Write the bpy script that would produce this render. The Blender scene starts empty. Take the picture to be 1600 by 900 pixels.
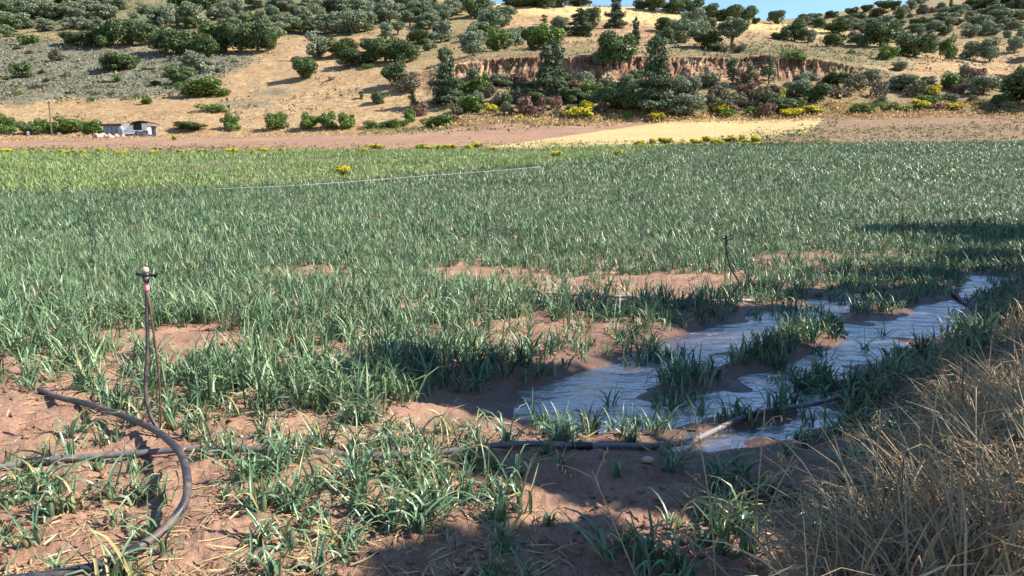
import bpy, math, random
import numpy as np
from mathutils import Vector, Matrix

# ------------------------------------------------------------------ camera, sky, sun, exposure
SC = bpy.context.scene
COL = SC.collection
CAM_H, FPX = 1.7, 1155.0
PITCH = math.radians(8.37)
cam_d = bpy.data.cameras.new('camera'); cam_d.sensor_width = 36; cam_d.lens = 36 * FPX / 1600
cam_d.clip_start = 0.05; cam_d.clip_end = 3000
cam = bpy.data.objects.new('camera', cam_d); COL.objects.link(cam)
cam.location = (0, 0, CAM_H); cam.rotation_euler = (math.pi / 2 - PITCH, 0, 0)
SC.camera = cam

SUN_EL, SUN_AZ = math.radians(41), math.radians(95)      # azimuth clockwise from +Y
w = bpy.data.worlds.new('World'); SC.world = w; w.use_nodes = True
wn = w.node_tree.nodes; wl = w.node_tree.links
sky = wn.new('ShaderNodeTexSky'); sky.sky_type = 'NISHITA'; sky.sun_disc = False
sky.sun_elevation = SUN_EL; sky.sun_rotation = SUN_AZ
sky.air_density = 1.0; sky.dust_density = 0.0; sky.ozone_density = 5.0
wn['Background'].inputs['Strength'].default_value = 0.1
wl.new(sky.outputs[0], wn['Background'].inputs['Color'])
sun_d = bpy.data.lights.new('sun', 'SUN'); sun_d.energy = 5.0; sun_d.angle = math.radians(0.53)
sun_d.color = (1.0, 0.93, 0.82)
sun = bpy.data.objects.new('sun', sun_d); COL.objects.link(sun)
SDIR = Vector((math.cos(SUN_EL) * math.sin(SUN_AZ), math.cos(SUN_EL) * math.cos(SUN_AZ), math.sin(SUN_EL)))
sun.rotation_euler = SDIR.to_track_quat('Z', 'Y').to_euler()
SC.view_settings.view_transform = 'Standard'; SC.view_settings.look = 'None'
SC.view_settings.exposure = 1.25; SC.view_settings.gamma = 1.0
SC.cycles.max_bounces = 5; SC.cycles.diffuse_bounces = 2; SC.cycles.glossy_bounces = 2
SC.cycles.transmission_bounces = 3; SC.cycles.transparent_max_bounces = 4

rng = np.random.default_rng(7)
random.seed(7)
SP, CP = math.sin(PITCH), math.cos(PITCH)

# ------------------------------------------------------------------ helpers
def pix_ut(px, py):
    a = (np.asarray(px, float) - 800) / FPX; b = (450 - np.asarray(py, float)) / FPX
    den = CP + b * SP
    return a / den, (-SP + b * CP) / den          # X/Y and (z-cam)/Y

def to_pix(X, Y, Z):
    X = np.asarray(X, float); Y = np.asarray(Y, float); dz = np.asarray(Z, float) - CAM_H
    dep = np.maximum(Y * CP - dz * SP, 1e-3); up = Y * SP + dz * CP
    return 800 + FPX * X / dep, 450 - FPX * up / dep

def _hash(ix, iy, seed):
    h = (ix.astype(np.int64) * 374761393 + iy.astype(np.int64) * 668265263 + seed * 974634777) & 0xffffffff
    h = ((h ^ (h >> 13)) * 1274126177) & 0xffffffff
    return ((h ^ (h >> 16)) & 0xffff) / 65535.0

def vnoise(x, y, seed=0):
    x = np.asarray(x, float); y = np.asarray(y, float)
    ix = np.floor(x); iy = np.floor(y); fx = x - ix; fy = y - iy
    fx = fx * fx * (3 - 2 * fx); fy = fy * fy * (3 - 2 * fy)
    a = _hash(ix, iy, seed); b = _hash(ix + 1, iy, seed); c = _hash(ix, iy + 1, seed); d = _hash(ix + 1, iy + 1, seed)
    return (a * (1 - fx) + b * fx) * (1 - fy) + (c * (1 - fx) + d * fx) * fy - 0.5

def fbm(x, y, octs=4, seed=0, gain=0.5):
    s = 0; amp = 1; f = 1
    for k in range(octs):
        s = s + amp * vnoise(x * f + k * 17.3, y * f - k * 9.1, seed + k); amp *= gain; f *= 2.03
    return s

def smooth(a, b, x):
    t = np.clip((np.asarray(x, float) - a) / (b - a), 0, 1); return t * t * (3 - 2 * t)

# ------------------------------------------------------------------ terrain
PXC = np.array([-400, 0, 200, 400, 600, 690, 730, 800, 1000, 1100, 1200, 1250, 1350, 1450, 1600, 2000], float)
YN = [80, 125, 150, 154, 200, 250, 290, 400]
TAB = np.array([
    [238, 238, 238, 237, 236, 235, 235, 234, 229, 227, 226, 225, 224, 222, 222, 222],
    [214, 214, 212, 207, 201, 198, 196, 192, 187, 185, 184, 183, 181, 180, 178, 178],
    [172, 172, 168, 160, 152, 142, 136, 131, 126, 122, 125, 128, 134, 142, 148, 148],
    [168, 168, 164, 155, 145, 116, 98, 93, 95, 92, 94, 97, 109, 130, 143, 143],
    [108, 108, 104, 98, 82, 76, 70, 64, 66, 68, 72, 75, 80, 86, 92, 92],
    [48, 48, 47, 46, 42, 40, 36, 28, 46, 48, 55, 60, 65, 58, 55, 55],
    [2, 2, 4, 6, 8, 8, 6, 5, 12, 27, 38, 44, 52, 34, 28, 28],
    [-70, -70, -66, -60, -45, -15, 2, 14, 24, 32, 31, 27, 12, -1, -22, -30]], float)
UC = (PXC - 800) / FPX / 1.026
UG = np.linspace(UC[0], UC[-1], 600)
YG = np.concatenate([np.linspace(0, 78, 157), np.arange(78.25, 165, 0.25), np.arange(165, 521, 1.0)])
def _table():
    cols = []
    for j in range(len(YN)):
        y = np.interp(UG, UC, TAB[j])
        ker = np.ones(21) / 21
        y = np.convolve(np.pad(y, 10, mode='edge'), ker, 'valid')
        _, t = pix_ut(800, y)
        cols.append(CAM_H + YN[j] * t)
    cols = np.array(cols)                       # (nodes, u)
    z80 = cols[0]
    pre_y = [0, 15, 22, 34, 50]
    pre = [np.zeros_like(z80) - .2, np.zeros_like(z80) - .2, np.zeros_like(z80) - .06, 0.35 + 0 * z80, z80 * .36]
    ys = np.array(pre_y + YN + [470, 540]); end = cols[-1]
    zs = np.vstack(pre + [cols, (end - 12)[None], (end - 40)[None]])
    out = np.array([np.interp(YG, ys, zs[:, i]) for i in range(len(UG))])   # (u,Y)
    return out
TZ = _table()
# soften kinks except at the scarp
def _soft(T):
    S = T.copy()
    ker = np.ones(13) / 13
    for i in range(len(T)):
        s = np.convolve(np.pad(T[i], 6, mode='edge'), ker, 'valid')
        m = ((YG < 76) | (YG > 168))
        S[i][m] = s[m]
    return S
TZ = _soft(TZ)
def table_z(X, Y):
    Y = np.clip(Y, 0.01, 519); u = np.clip(X / np.maximum(Y, 15), UG[0] + 1e-4, UG[-1] - 1e-4)
    fu = (u - UG[0]) / (UG[1] - UG[0]); iu = fu.astype(int); fu = fu - iu
    iy = np.clip(np.searchsorted(YG, Y) - 1, 0, len(YG) - 2); fy = np.clip((Y - YG[iy]) / (YG[iy + 1] - YG[iy]), 0, 1)
    return (TZ[iu, iy] * (1 - fu) + TZ[iu + 1, iy] * fu) * (1 - fy) + (TZ[iu, iy + 1] * (1 - fu) + TZ[iu + 1, iy + 1] * fu) * fy

WATER_Z = -0.205
def plane_pts(pl, z):
    o = []
    for px, py in pl:
        u, t = pix_ut(px, py); Y = (z - CAM_H) / t; o.append((u * Y, Y))
    return np.array(o)
CH = [plane_pts([(870, 625), (930, 605), (1010, 580), (1100, 540), (1190, 512), (1270, 488), (1340, 470)], WATER_Z),
      plane_pts([(965, 650), (1060, 645), (1160, 628), (1250, 590), (1330, 548), (1430, 497), (1555, 434)], WATER_Z),
      plane_pts([(1100, 692), (1190, 675), (1280, 655)], WATER_Z)]
CHW = [0.56, 0.54, 0.36]
def seg_dist(X, Y, pl):
    d = np.full(np.shape(X), 1e9)
    for (ax, ay), (bx, by) in zip(pl[:-1], pl[1:]):
        vx, vy = bx - ax, by - ay; L = vx * vx + vy * vy
        t = np.clip(((X - ax) * vx + (Y - ay) * vy) / L, 0, 1)
        d = np.minimum(d, np.hypot(X - ax - t * vx, Y - ay - t * vy))
    return d
def chan(X, Y):
    """(distance to nearest channel centre, channel depth 0..1)"""
    X = np.asarray(X, float); Y = np.asarray(Y, float)
    dd = np.full(X.shape, 9.0); dep = np.zeros(X.shape)
    m = (Y > 3.5) & (Y < 22) & (X > -3) & (X < 18)
    if m.any():
        x, y = X[m], Y[m]; best = np.full(x.shape, 9.0); dp = np.zeros(x.shape)
        wob = 0.5 * fbm(x * 1.1, y * 1.1, 3, 31)
        for pl, wd in zip(CH, CHW):
            d = seg_dist(x, y, pl) + wob
            best = np.minimum(best, np.maximum(d, 0)); dp = np.maximum(dp, np.exp(-(np.maximum(d, 0) / (wd * (1 - .3 * smooth(7.5, 13, y)))) ** 4))
        dd[m] = best; dep[m] = dp
    return dd, dep
def verge_s(X, Y):
    return (X - 1.2) * .79 - (Y - 3.1) * .61
def ground_z(X, Y, fine=True):
    X = np.asarray(X, float); Y = np.asarray(Y, float)
    far = table_z(X, Y)
    d, dep = chan(X, Y)
    wet = np.exp(-(d / 1.15) ** 2)
    near = -0.2 * smooth(8, 15, Y) * (1 - wet) - 0.172 * wet
    near = near * (1 - smooth(14, 19, Y)) + far * smooth(14, 19, Y)
    z = near - 0.066 * dep + .065 * wet * np.clip(fbm(X * 2.3, Y * 2.3, 3, 37) - .02, -.1, 1)
    s = verge_s(X, Y)
    z = z + 0.34 * smooth(.15, 1.5, s) * (1 - smooth(22, 40, Y))
    if fine:
        k = (1 - smooth(18, 40, Y)) * (1 - .5 * dep) * (1 - 0.55 * wet)
        z = z + k * (0.055 * fbm(X * 1.6, Y * 1.6, 2, 3) + 0.042 * fbm(X * 7, Y * 7, 3, 5) + 0.018 * fbm(X * 26, Y * 26, 3, 8, .7))
        # hoe/row ripples, roughly parallel to the channels
        q = (X * .68 - Y * .73)
        z = z + k * 0.018 * np.sin(q * 11 + 3 * fbm(X * .8, Y * .8, 2, 12))
    return z
def hill_z(X, Y):
    X = np.asarray(X, float); Y = np.asarray(Y, float)
    u = X / np.maximum(Y, 1)
    sc = smooth(-.12, -.08, u) * (1 - smooth(.42, .56, u))      # where the earth bank runs
    band = np.exp(-((Y - 152) / 5) ** 2) * sc
    g = 2.4 * fbm(X * .18, Y * .05, 3, 41) + 2.4 * np.abs(fbm(X * .8 + 1.5 * fbm(X * .2, Y * .3, 2, 46), Y * .25, 5, 44, .68))
    z = table_z(X, Y + band * g)
    m = smooth(84, 140, Y)
    z = z + m * (1.5 * fbm(X * .05, Y * .05, 3, 51) + .35 * fbm(X * .35, Y * .35, 2, 55)) - band * .5 * np.abs(fbm(X * 1.6, z * 1.2, 2, 58))
    return z
def terr(X, Y):
    X = np.asarray(X, float); Y = np.asarray(Y, float)
    return np.where(Y < 80, ground_z(X, Y, True), hill_z(X, Y))
def terr1(x, y):
    return float(terr(np.array([x]), np.array([y]))[0])
_YS = np.concatenate([np.arange(1.5, 30, .02), np.arange(30, 80, .1), np.arange(80, 430, .25)])
def hit(px, py, up=0.0, ymin=1.5):
    """first point along the pixel's ray where the ground (+up) is met"""
    u, t = pix_ut(px, py)
    ys = _YS[_YS >= ymin]
    z = CAM_H + t * ys; g = terr(u * ys, ys) + up
    k = np.nonzero(g >= z)[0]
    i = k[0] if len(k) else len(ys) - 1
    Y = ys[i]
    return float(u * Y), float(Y), float(g[i] - up)
def scale_at(Y, z=0):
    return FPX / (Y * CP - (z - CAM_H) * SP)       # pixels of the photograph per metre

# ------------------------------------------------------------------ mesh helpers
def fast_mesh(name, V, F, mat=None, attrs=None, smooth_sh=False, mats=None, mat_idx=None):
    me = bpy.data.meshes.new(name)
    V = np.ascontiguousarray(V, np.float32); F = np.ascontiguousarray(F, np.int32)
    n, (m, k) = len(V), F.shape
    me.vertices.add(n); me.vertices.foreach_set('co', V.ravel())
    me.loops.add(m * k); me.loops.foreach_set('vertex_index', F.ravel())
    me.polygons.add(m); me.polygons.foreach_set('loop_start', np.arange(m, dtype=np.int32) * k)
    if smooth_sh: me.polygons.foreach_set('use_smooth', np.ones(m, bool))
    if mats:
        for x in mats: me.materials.append(x)
        if mat_idx is not None: me.polygons.foreach_set('material_index', np.ascontiguousarray(mat_idx, np.int32))
    elif mat: me.materials.append(mat)
    me.update(calc_edges=True)
    for an, av in (attrs or {}).items():
        a = me.attributes.new(an, 'FLOAT', 'POINT'); a.data.foreach_set('value', np.ascontiguousarray(av, np.float32))
    return me
def link(name, me, parent=None, loc=(0, 0, 0), label=None, cat=None, group=None, kind=None):
    o = bpy.data.objects.new(name, me); COL.objects.link(o); o.location = loc
    if parent: o.parent = parent
    tag(o, label, cat, group, kind); return o
def tag(o, label=None, cat=None, group=None, kind=None):
    for k, v in (('label', label), ('category', cat), ('group', group), ('kind', kind)):
        if v: o[k] = v
def grid_faces(nr, nc):
    i = np.arange(nr - 1)[:, None] * nc + np.arange(nc - 1)[None]
    return np.stack([i, i + 1, i + nc + 1, i + nc], -1).reshape(-1, 4)
def submesh(V, F, mask):
    f = F[mask]; idx, inv = np.unique(f, return_inverse=True)
    return V[idx], inv.reshape(f.shape), idx
class MB:
    def __init__(s): s.v = []; s.f = []; s.n = 0
    def add(s, V, F):
        s.v.append(np.asarray(V, float)); s.f += [tuple(int(i) + s.n for i in f) for f in F]; s.n += len(V); return s
    def box(s, c, d, rz=0.0, ry=0.0):
        h = np.array(d) / 2
        P = np.array([[x, y, z] for z in (-1, 1) for y in (-1, 1) for x in (-1, 1)]) * h
        R = np.array(Matrix.Rotation(rz, 3, 'Z') @ Matrix.Rotation(ry, 3, 'Y'))
        P = P @ R.T + np.array(c)
        return s.add(P, [(0, 2, 3, 1), (4, 5, 7, 6), (0, 1, 5, 4), (2, 6, 7, 3), (0, 4, 6, 2), (1, 3, 7, 5)])
    def tube(s, pts, r, n=8, cap=True):
        pts = np.asarray(pts, float); m = len(pts); r = np.broadcast_to(np.asarray(r, float), (m,))
        T = np.gradient(pts, axis=0); T /= np.linalg.norm(T, axis=1)[:, None] + 1e-9
        ref = np.array([0.0, 0, 1]) if abs(T[0][2]) < .9 else np.array([1.0, 0, 0])
        V = []; a = np.arange(n) * 2 * math.pi / n
        N = np.cross(T[0], ref); N /= np.linalg.norm(N)
        for i in range(m):
            N = N - T[i] * (N @ T[i]); N /= np.linalg.norm(N) + 1e-9; B = np.cross(T[i], N)
            V.append(pts[i] + r[i] * (np.cos(a)[:, None] * N + np.sin(a)[:, None] * B))
        F = [(i * n + j, i * n + (j + 1) % n, (i + 1) * n + (j + 1) % n, (i + 1) * n + j) for i in range(m - 1) for j in range(n)]
        if cap: F += [tuple(range(n))[::-1], tuple(range((m - 1) * n, m * n))]
        return s.add(np.concatenate(V), F)
    def mesh(s, name, mat, sm=False):
        me = bpy.data.meshes.new(name); me.from_pydata(np.concatenate(s.v).tolist(), [], s.f); me.materials.append(mat)
        if sm: me.polygons.foreach_set('use_smooth', np.ones(len(me.polygons), bool))
        me.update(); return me
def spline(P, n):
    P = np.asarray(P, float); m = len(P); t = np.linspace(0, m - 1, n); out = []
    Q = np.vstack([2 * P[0] - P[1], P, 2 * P[-1] - P[-2]])
    for x in t:
        i = min(int(x), m - 2); f = x - i; a, b, c, d = Q[i:i + 4]
        out.append(.5 * (2 * b + (c - a) * f + (2 * a - 5 * b + 4 * c - d) * f * f + (3 * b - a - 3 * c + d) * f ** 3))
    return np.array(out)

def blades(base, az, length, width, th0, bend, nseg, rg, fold=0.0, kink=0.0, taper=2.6):
    """strap leaves: rows of cross-sections along an arching midline. Returns V, F(quads), per-vertex leaf id."""
    n = len(base); s = np.linspace(0, 1, nseg + 1)
    th = th0[:, None] + bend[:, None] * s[None] ** 1.5
    if kink:
        ks = rg.uniform(.45, .9, n); kk = (rg.random(n) < kink) * rg.uniform(.7, 1.9, n)
        th = th + kk[:, None] * smooth(ks[:, None] - .08, ks[:, None] + .08, s[None])
    azv = az[:, None] + rg.normal(0, .25, n)[:, None] * s[None]
    ds = (length / nseg)[:, None]
    mid = (th[:, 1:] + th[:, :-1]) / 2; am = (azv[:, 1:] + azv[:, :-1]) / 2
    z0 = np.zeros((n, 1))
    x = np.concatenate([z0, np.cumsum(ds * np.sin(mid) * np.cos(am), 1)], 1)
    y = np.concatenate([z0, np.cumsum(ds * np.sin(mid) * np.sin(am), 1)], 1)
    z = np.concatenate([z0, np.cumsum(ds * np.cos(mid), 1)], 1)
    P = np.stack([x, y, z], -1) + base[:, None, :]
    wd = width[:, None] * np.clip(1 - s[None] ** taper, .04, 1) * (0.55 + .45 * smooth(0, .25, s)[None])
    tw = az + math.pi / 2 + rg.normal(0, .5, n)
    W = np.stack([np.cos(tw), np.sin(tw), rg.normal(0, .35, n)], -1); W /= np.linalg.norm(W, axis=1)[:, None]
    half = W[:, None, :] * wd[..., None] * .5
    if fold > 0:
        N = np.stack([-np.cos(azv) * np.cos(th), -np.sin(azv) * np.cos(th), np.sin(th)], -1)
        V = np.stack([P - half + N * wd[..., None] * fold, P, P + half + N * wd[..., None] * fold], 2); c = 3
    else:
        V = np.stack([P - half, P + half], 2); c = 2
    k = (nseg + 1) * c
    f = []
    for i in range(nseg):
        for j in range(c - 1):
            f.append([i * c + j, i * c + j + 1, (i + 1) * c + j + 1, (i + 1) * c + j])
    F = (np.arange(n)[:, None, None] * k + np.array(f)[None]).reshape(-1, 4)
    return V.reshape(-1, 3), F, np.repeat(np.arange(n), k), np.tile(np.repeat(s, c), n)

# ------------------------------------------------------------------ materials
def new_mat(name):
    m = bpy.data.materials.new(name); m.use_nodes = True
    nt = m.node_tree; return m, nt, nt.nodes['Principled BSDF']
def N(nt, t, **kw):
    n = nt.nodes.new(t)
    for k, v in kw.items(): setattr(n, k, v)
    return n
def mixc(nt, fac, a, b):
    n = N(nt, 'ShaderNodeMix', data_type='RGBA')
    for s, v in ((n.inputs[0], fac), (n.inputs[6], a), (n.inputs[7], b)):
        if isinstance(v, (int, float)): s.default_value = v
        elif isinstance(v, tuple): s.default_value = (*v, 1)
        else: nt.links.new(v, s)
    return n.outputs[2]
def noise(nt, scale, detail=4, rough=.55, vec=None):
    n = N(nt, 'ShaderNodeTexNoise'); n.inputs['Scale'].default_value = scale; n.inputs['Detail'].default_value = detail; n.inputs['Roughness'].default_value = rough
    if vec is None:
        g = N(nt, 'ShaderNodeNewGeometry'); vec = g.outputs['Position']
    nt.links.new(vec, n.inputs['Vector']); return n.outputs[0]
def ramp(nt, fac, a, b):
    n = N(nt, 'ShaderNodeMapRange'); nt.links.new(fac, n.inputs[0]); n.inputs[1].default_value = a; n.inputs[2].default_value = b
    return n.outputs[0]
def attr(nt, name):
    return N(nt, 'ShaderNodeAttribute', attribute_name=name).outputs['Fac']
def mathn(nt, op, a, b):
    n = N(nt, 'ShaderNodeMath', operation=op)
    for s, v in zip(n.inputs, (a, b)):
        if isinstance(v, (int, float)): s.default_value = v
        else: nt.links.new(v, s)
    return n.outputs[0]
def bump(nt, bs, h, strength, dist):
    n = N(nt, 'ShaderNodeBump'); n.inputs['Strength'].default_value = strength; n.inputs['Distance'].default_value = dist
    nt.links.new(h, n.inputs['Height']); nt.links.new(n.outputs[0], bs.inputs['Normal'])

def leaf_mat(name, ca, cb, trans=0.25, rough=.5, spec=.3, cc=None, tip=None, obj_var=.35):
    """leaf colours vary from leaf to leaf ('rnd') and plant to plant"""
    m, nt, bs = new_mat(name)
    c = mixc(nt, attr(nt, 'rnd'), ca, cb)
    oi = N(nt, 'ShaderNodeObjectInfo')
    if cc: c = mixc(nt, mathn(nt, 'MULTIPLY', oi.outputs['Random'], obj_var * 2), c, cc)
    if tip: c = mixc(nt, attr(nt, 'dry'), c, tip)
    nt.links.new(c, bs.inputs['Base Color']); bs.inputs['Roughness'].default_value = rough
    bs.inputs['Specular IOR Level'].default_value = spec
    if trans:
        tr = N(nt, 'ShaderNodeBsdfTranslucent'); nt.links.new(c, tr.inputs[0])
        mx = N(nt, 'ShaderNodeMixShader'); mx.inputs[0].default_value = trans
        nt.links.new(bs.outputs[0], mx.inputs[1]); nt.links.new(tr.outputs[0], mx.inputs[2])
        nt.links.new(mx.outputs[0], nt.nodes['Material Output'].inputs[0])
    return m
def plain_mat(name, col, rough=.6, spec=.3, var=.25, scale=6, metal=0):
    m, nt, bs = new_mat(name)
    d = tuple(x * (1 - var) for x in col); l = tuple(min(1, x * (1 + var)) for x in col)
    tc = N(nt, 'ShaderNodeTexCoord')
    nt.links.new(mixc(nt, ramp(nt, noise(nt, scale, 5, .6, tc.outputs['Object']), .3, .7), d, l), bs.inputs['Base Color'])
    bs.inputs['Roughness'].default_value = rough; bs.inputs['Specular IOR Level'].default_value = spec; bs.inputs['Metallic'].default_value = metal
    return m

def soil_mat():
    m, nt, bs = new_mat('field_soil')
    dry = mixc(nt, ramp(nt, noise(nt, 2.2, 5), .35, .65), (.20, .105, .07), (.34, .195, .128))
    dry = mixc(nt, ramp(nt, noise(nt, 35, 4, .7), .42, .75), dry, (.37, .235, .16))
    dry = mixc(nt, ramp(nt, noise(nt, 90, 3, .7), .56, .72), dry, (.17, .08, .05))
    wetc = mixc(nt, ramp(nt, noise(nt, 5, 4), .35, .65), (.085, .045, .032), (.14, .075, .052))
    wa = attr(nt, 'wet')
    c = mixc(nt, wa, dry, wetc)
    c = mixc(nt, attr(nt, 'litter'), c, (.10, .105, .05))
    nt.links.new(c, bs.inputs['Base Color'])
    r = N(nt, 'ShaderNodeMapRange'); nt.links.new(wa, r.inputs[0]); r.inputs[3].default_value = .95; r.inputs[4].default_value = .32
    nt.links.new(r.outputs[0], bs.inputs['Roughness']); bs.inputs['Specular IOR Level'].default_value = .35
    bump(nt, bs, noise(nt, 45, 6, .7), .9, .02)
    return m
def water_mat():
    m, nt, bs = new_mat('muddy_water')
    nt.links.new(mixc(nt, ramp(nt, noise(nt, 3, 3), .4, .7), (.03, .02, .018), (.085, .05, .038)), bs.inputs['Base Color'])
    bs.inputs['Roughness'].default_value = .07; bs.inputs['IOR'].default_value = 2.4; bs.inputs['Metallic'].default_value = .0
    bs.inputs['Coat Weight'].default_value = 1; bs.inputs['Coat IOR'].default_value = 3.0; bs.inputs['Coat Roughness'].default_value = .34
    mp = N(nt, 'ShaderNodeMapping'); g = N(nt, 'ShaderNodeNewGeometry'); nt.links.new(g.outputs['Position'], mp.inputs[0])
    mp.inputs['Rotation'].default_value = (0, 0, math.radians(-40)); mp.inputs['Scale'].default_value = (1, 1.5, 1)
    bump(nt, bs, noise(nt, 3.5, 4, .5, mp.outputs[0]), 1.0, .05)
    nt.links.new(nt.nodes['Bump'].outputs[0], bs.inputs['Coat Normal'])
    return m
def hill_mat():
    m, nt, bs = new_mat('hill_grass_soil')
    n1 = ramp(nt, noise(nt, .11, 5, .6), .38, .62); n2 = ramp(nt, noise(nt, .9, 5, .65), .35, .68)
    straw = mixc(nt, n1, (.43, .295, .15), (.52, .39, .225)); straw = mixc(nt, n2, (.27, .165, .085), straw)
    green = mixc(nt, ramp(nt, noise(nt, .5, 5, .65), .35, .65), (.10, .105, .055), (.235, .205, .105))
    scrub = mixc(nt, ramp(nt, noise(nt, .8, 5, .7), .38, .64), (.10, .10, .07), (.235, .22, .16))
    mp = N(nt, 'ShaderNodeMapping'); g = N(nt, 'ShaderNodeNewGeometry'); nt.links.new(g.outputs['Position'], mp.inputs[0]); mp.inputs['Scale'].default_value = (1, 1, .35)
    earth = mixc(nt, ramp(nt, noise(nt, 1.1, 6, .7, mp.outputs[0]), .40, .62), (.13, .065, .05), (.45, .27, .165))
    earth = mixc(nt, ramp(nt, noise(nt, .22, 4, .6), .45, .65), earth, (.50, .35, .20))
    mp2 = N(nt, 'ShaderNodeMapping'); nt.links.new(g.outputs['Position'], mp2.inputs[0]); mp2.inputs['Scale'].default_value = (.15, .15, 1.6)
    earth = mixc(nt, mathn(nt, 'MULTIPLY', ramp(nt, noise(nt, 1.0, 4, .6, mp2.outputs[0]), .48, .62), .6), earth, (.17, .08, .06))
    gold = mixc(nt, ramp(nt, noise(nt, .6, 4), .3, .7), (.50, .37, .165), (.57, .43, .21))
    c = mixc(nt, attr(nt, 'green'), straw, green)
    c = mixc(nt, attr(nt, 'scrub'), c, scrub); c = mixc(nt, attr(nt, 'earth'), c, earth); c = mixc(nt, attr(nt, 'gold'), c, gold)
    nt.links.new(c, bs.inputs['Base Color']); bs.inputs['Roughness'].default_value = .95; bs.inputs['Specular IOR Level'].default_value = .1
    bump(nt, bs, noise(nt, 1.7, 6, .7), 1.0, .5)
    return m
def strip_mat(name, a, b, c3, sc=1.2, row=0):
    m, nt, bs = new_mat(name)
    mp = N(nt, 'ShaderNodeMapping'); g = N(nt, 'ShaderNodeNewGeometry'); nt.links.new(g.outputs['Position'], mp.inputs[0])
    mp.inputs['Rotation'].default_value = (0, 0, math.radians(row)); mp.inputs['Scale'].default_value = (.06, 1, 1)
    c = mixc(nt, ramp(nt, noise(nt, .12, 4), .35, .65), a, b)
    c = mixc(nt, mathn(nt, 'MULTIPLY', ramp(nt, noise(nt, 1.1, 4, .6, mp.outputs[0]), .42, .72), .75), c, c3)
    c = mixc(nt, ramp(nt, noise(nt, sc, 6, .7), .5, .75), c, c3)
    nt.links.new(c, bs.inputs['Base Color']); bs.inputs['Roughness'].default_value = .95; bs.inputs['Specular IOR Level'].default_value = .1
    bump(nt, bs, noise(nt, 2.5, 6, .75), 1.0, .3)
    return m
M_SOIL, M_WATER, M_HILL = soil_mat(), water_mat(), hill_mat()
M_PLOUGH = strip_mat('ploughed_soil', (.33, .20, .135), (.40, .255, .165), (.22, .13, .085), row=3)
M_STUBBLE = strip_mat('wheat_stubble', (.54, .40, .19), (.59, .45, .23), (.40, .28, .12), row=14)
M_FALLOW = strip_mat('fallow_soil', (.32, .195, .13), (.28, .20, .125), (.19, .125, .08))

# ------------------------------------------------------------------ ground: field, strips, hill
u_in = np.arange(-.84, .8401, .0032)
u_out = np.array([.88, .93, 1.0, 1.1, 1.25, 1.45, 1.7, 2.1, 2.7, 3.5, 5, 8])
U = np.concatenate([-u_out[::-1], u_in, u_out])
def rows(a, b, r):
    n = int(math.ceil(math.log(b / a) / math.log(r))); return a * (b / a) ** (np.arange(n + 1) / n)
Yr = np.concatenate([rows(2.5, 26, 1.0075)[:-1], rows(26, 80, 1.012)])
XX = U[None] * Yr[:, None]; YY = np.repeat(Yr[:, None], len(U), 1)
dch, dep = chan(XX, YY)
ZZ = ground_z(XX, YY)
wet = np.clip(1.05 * np.exp(-(dch / .95) ** 2) + .35 * np.clip(fbm(XX * .5, YY * .5, 3, 77), -.2, .5) * np.exp(-(dch / 2.0) ** 2), 0, 1)
V = np.stack([XX, YY, ZZ], -1).reshape(-1, 3); F = grid_faces(len(Yr), len(U))
lit = np.clip(smooth(10, 26, YY) * .9 + smooth(.1, .5, verge_s(XX, YY)) * .5, 0, 1)
link('ground', fast_mesh('ground', V, F, M_SOIL, {'wet': wet.ravel(), 'litter': lit.ravel()}, True), kind='structure',
     label='reddish brown tilled soil of the leek field')
bx = np.arange(-30, 30.1, .5); by = np.arange(-30, 2.51, .5)
BX, BY = np.meshgrid(bx, by)
BZ = ground_z(BX, np.maximum(BY, .5), False)
link('verge_ground', fast_mesh('verge_ground', np.stack([BX, BY, BZ], -1).reshape(-1, 3), grid_faces(len(by), len(bx)), M_SOIL,
     {'wet': np.zeros(BX.size), 'litter': np.full(BX.size, .5)}, True), kind='structure', label='earth verge behind the field edge')
# water lies level in the furrows; the soil relief draws its shoreline
gx, gy = np.arange(-1.5, 13, .12), np.arange(4.2, 17, .12)
GX, GY = np.meshgrid(gx, gy); d2, _ = chan(GX, GY)
Fp = grid_faces(len(gy), len(gx)); keep = (d2.ravel()[Fp] < .9).all(1)
Vp, Fp2, _ = submesh(np.stack([GX, GY, np.full(GX.shape, WATER_Z)], -1).reshape(-1, 3), Fp, keep)
link('puddle_water', fast_mesh('puddle_water', Vp, Fp2, M_WATER, None, True), kind='structure', label='muddy irrigation water standing in the furrows')

def inpoly(px, py, poly):
    px = np.asarray(px); py = np.asarray(py); r = np.zeros(px.shape, bool); n = len(poly)
    for i in range(n):
        (x1, y1), (x2, y2) = poly[i], poly[(i + 1) % n]
        c = ((y1 > py) != (y2 > py)) & (px < (x2 - x1) * (py - y1) / (y2 - y1 + 1e-9) + x1); r ^= c
    return r
Uh = np.concatenate([-u_out[:8][::-1], np.arange(-.84, .8401, .0036), u_out[:8]])
Yh = np.concatenate([rows(80, 147, 1.0055)[:-1], np.arange(147, 159, .22), rows(159, 420, 1.0068), [450, 500]])
XX = Uh[None] * Yh[:, None]; YY = np.repeat(Yh[:, None], len(Uh), 1); ZZ = hill_z(XX, YY)
PX, PY = to_pix(XX, YY, ZZ)
jx = PX + 26 * fbm(XX * .12, YY * .12, 3, 61); jy = PY + 12 * fbm(XX * .15 + 9, YY * .15, 3, 63)
vis = YY > 0
def blur_mask(poly, j=1.0):
    """soft-edged patch of ground cover"""
    m = np.zeros(PX.shape)
    for dx, dy in ((0, 0), (9, 2), (-9, 2), (5, -4), (-5, -4), (0, 6), (16, 0), (-16, 0)):
        m += inpoly(PX * (1 - j) + jx * j + dx, PY * (1 - j) + jy * j + dy, poly)
    return m / 8
hillonly = YY > 122
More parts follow.
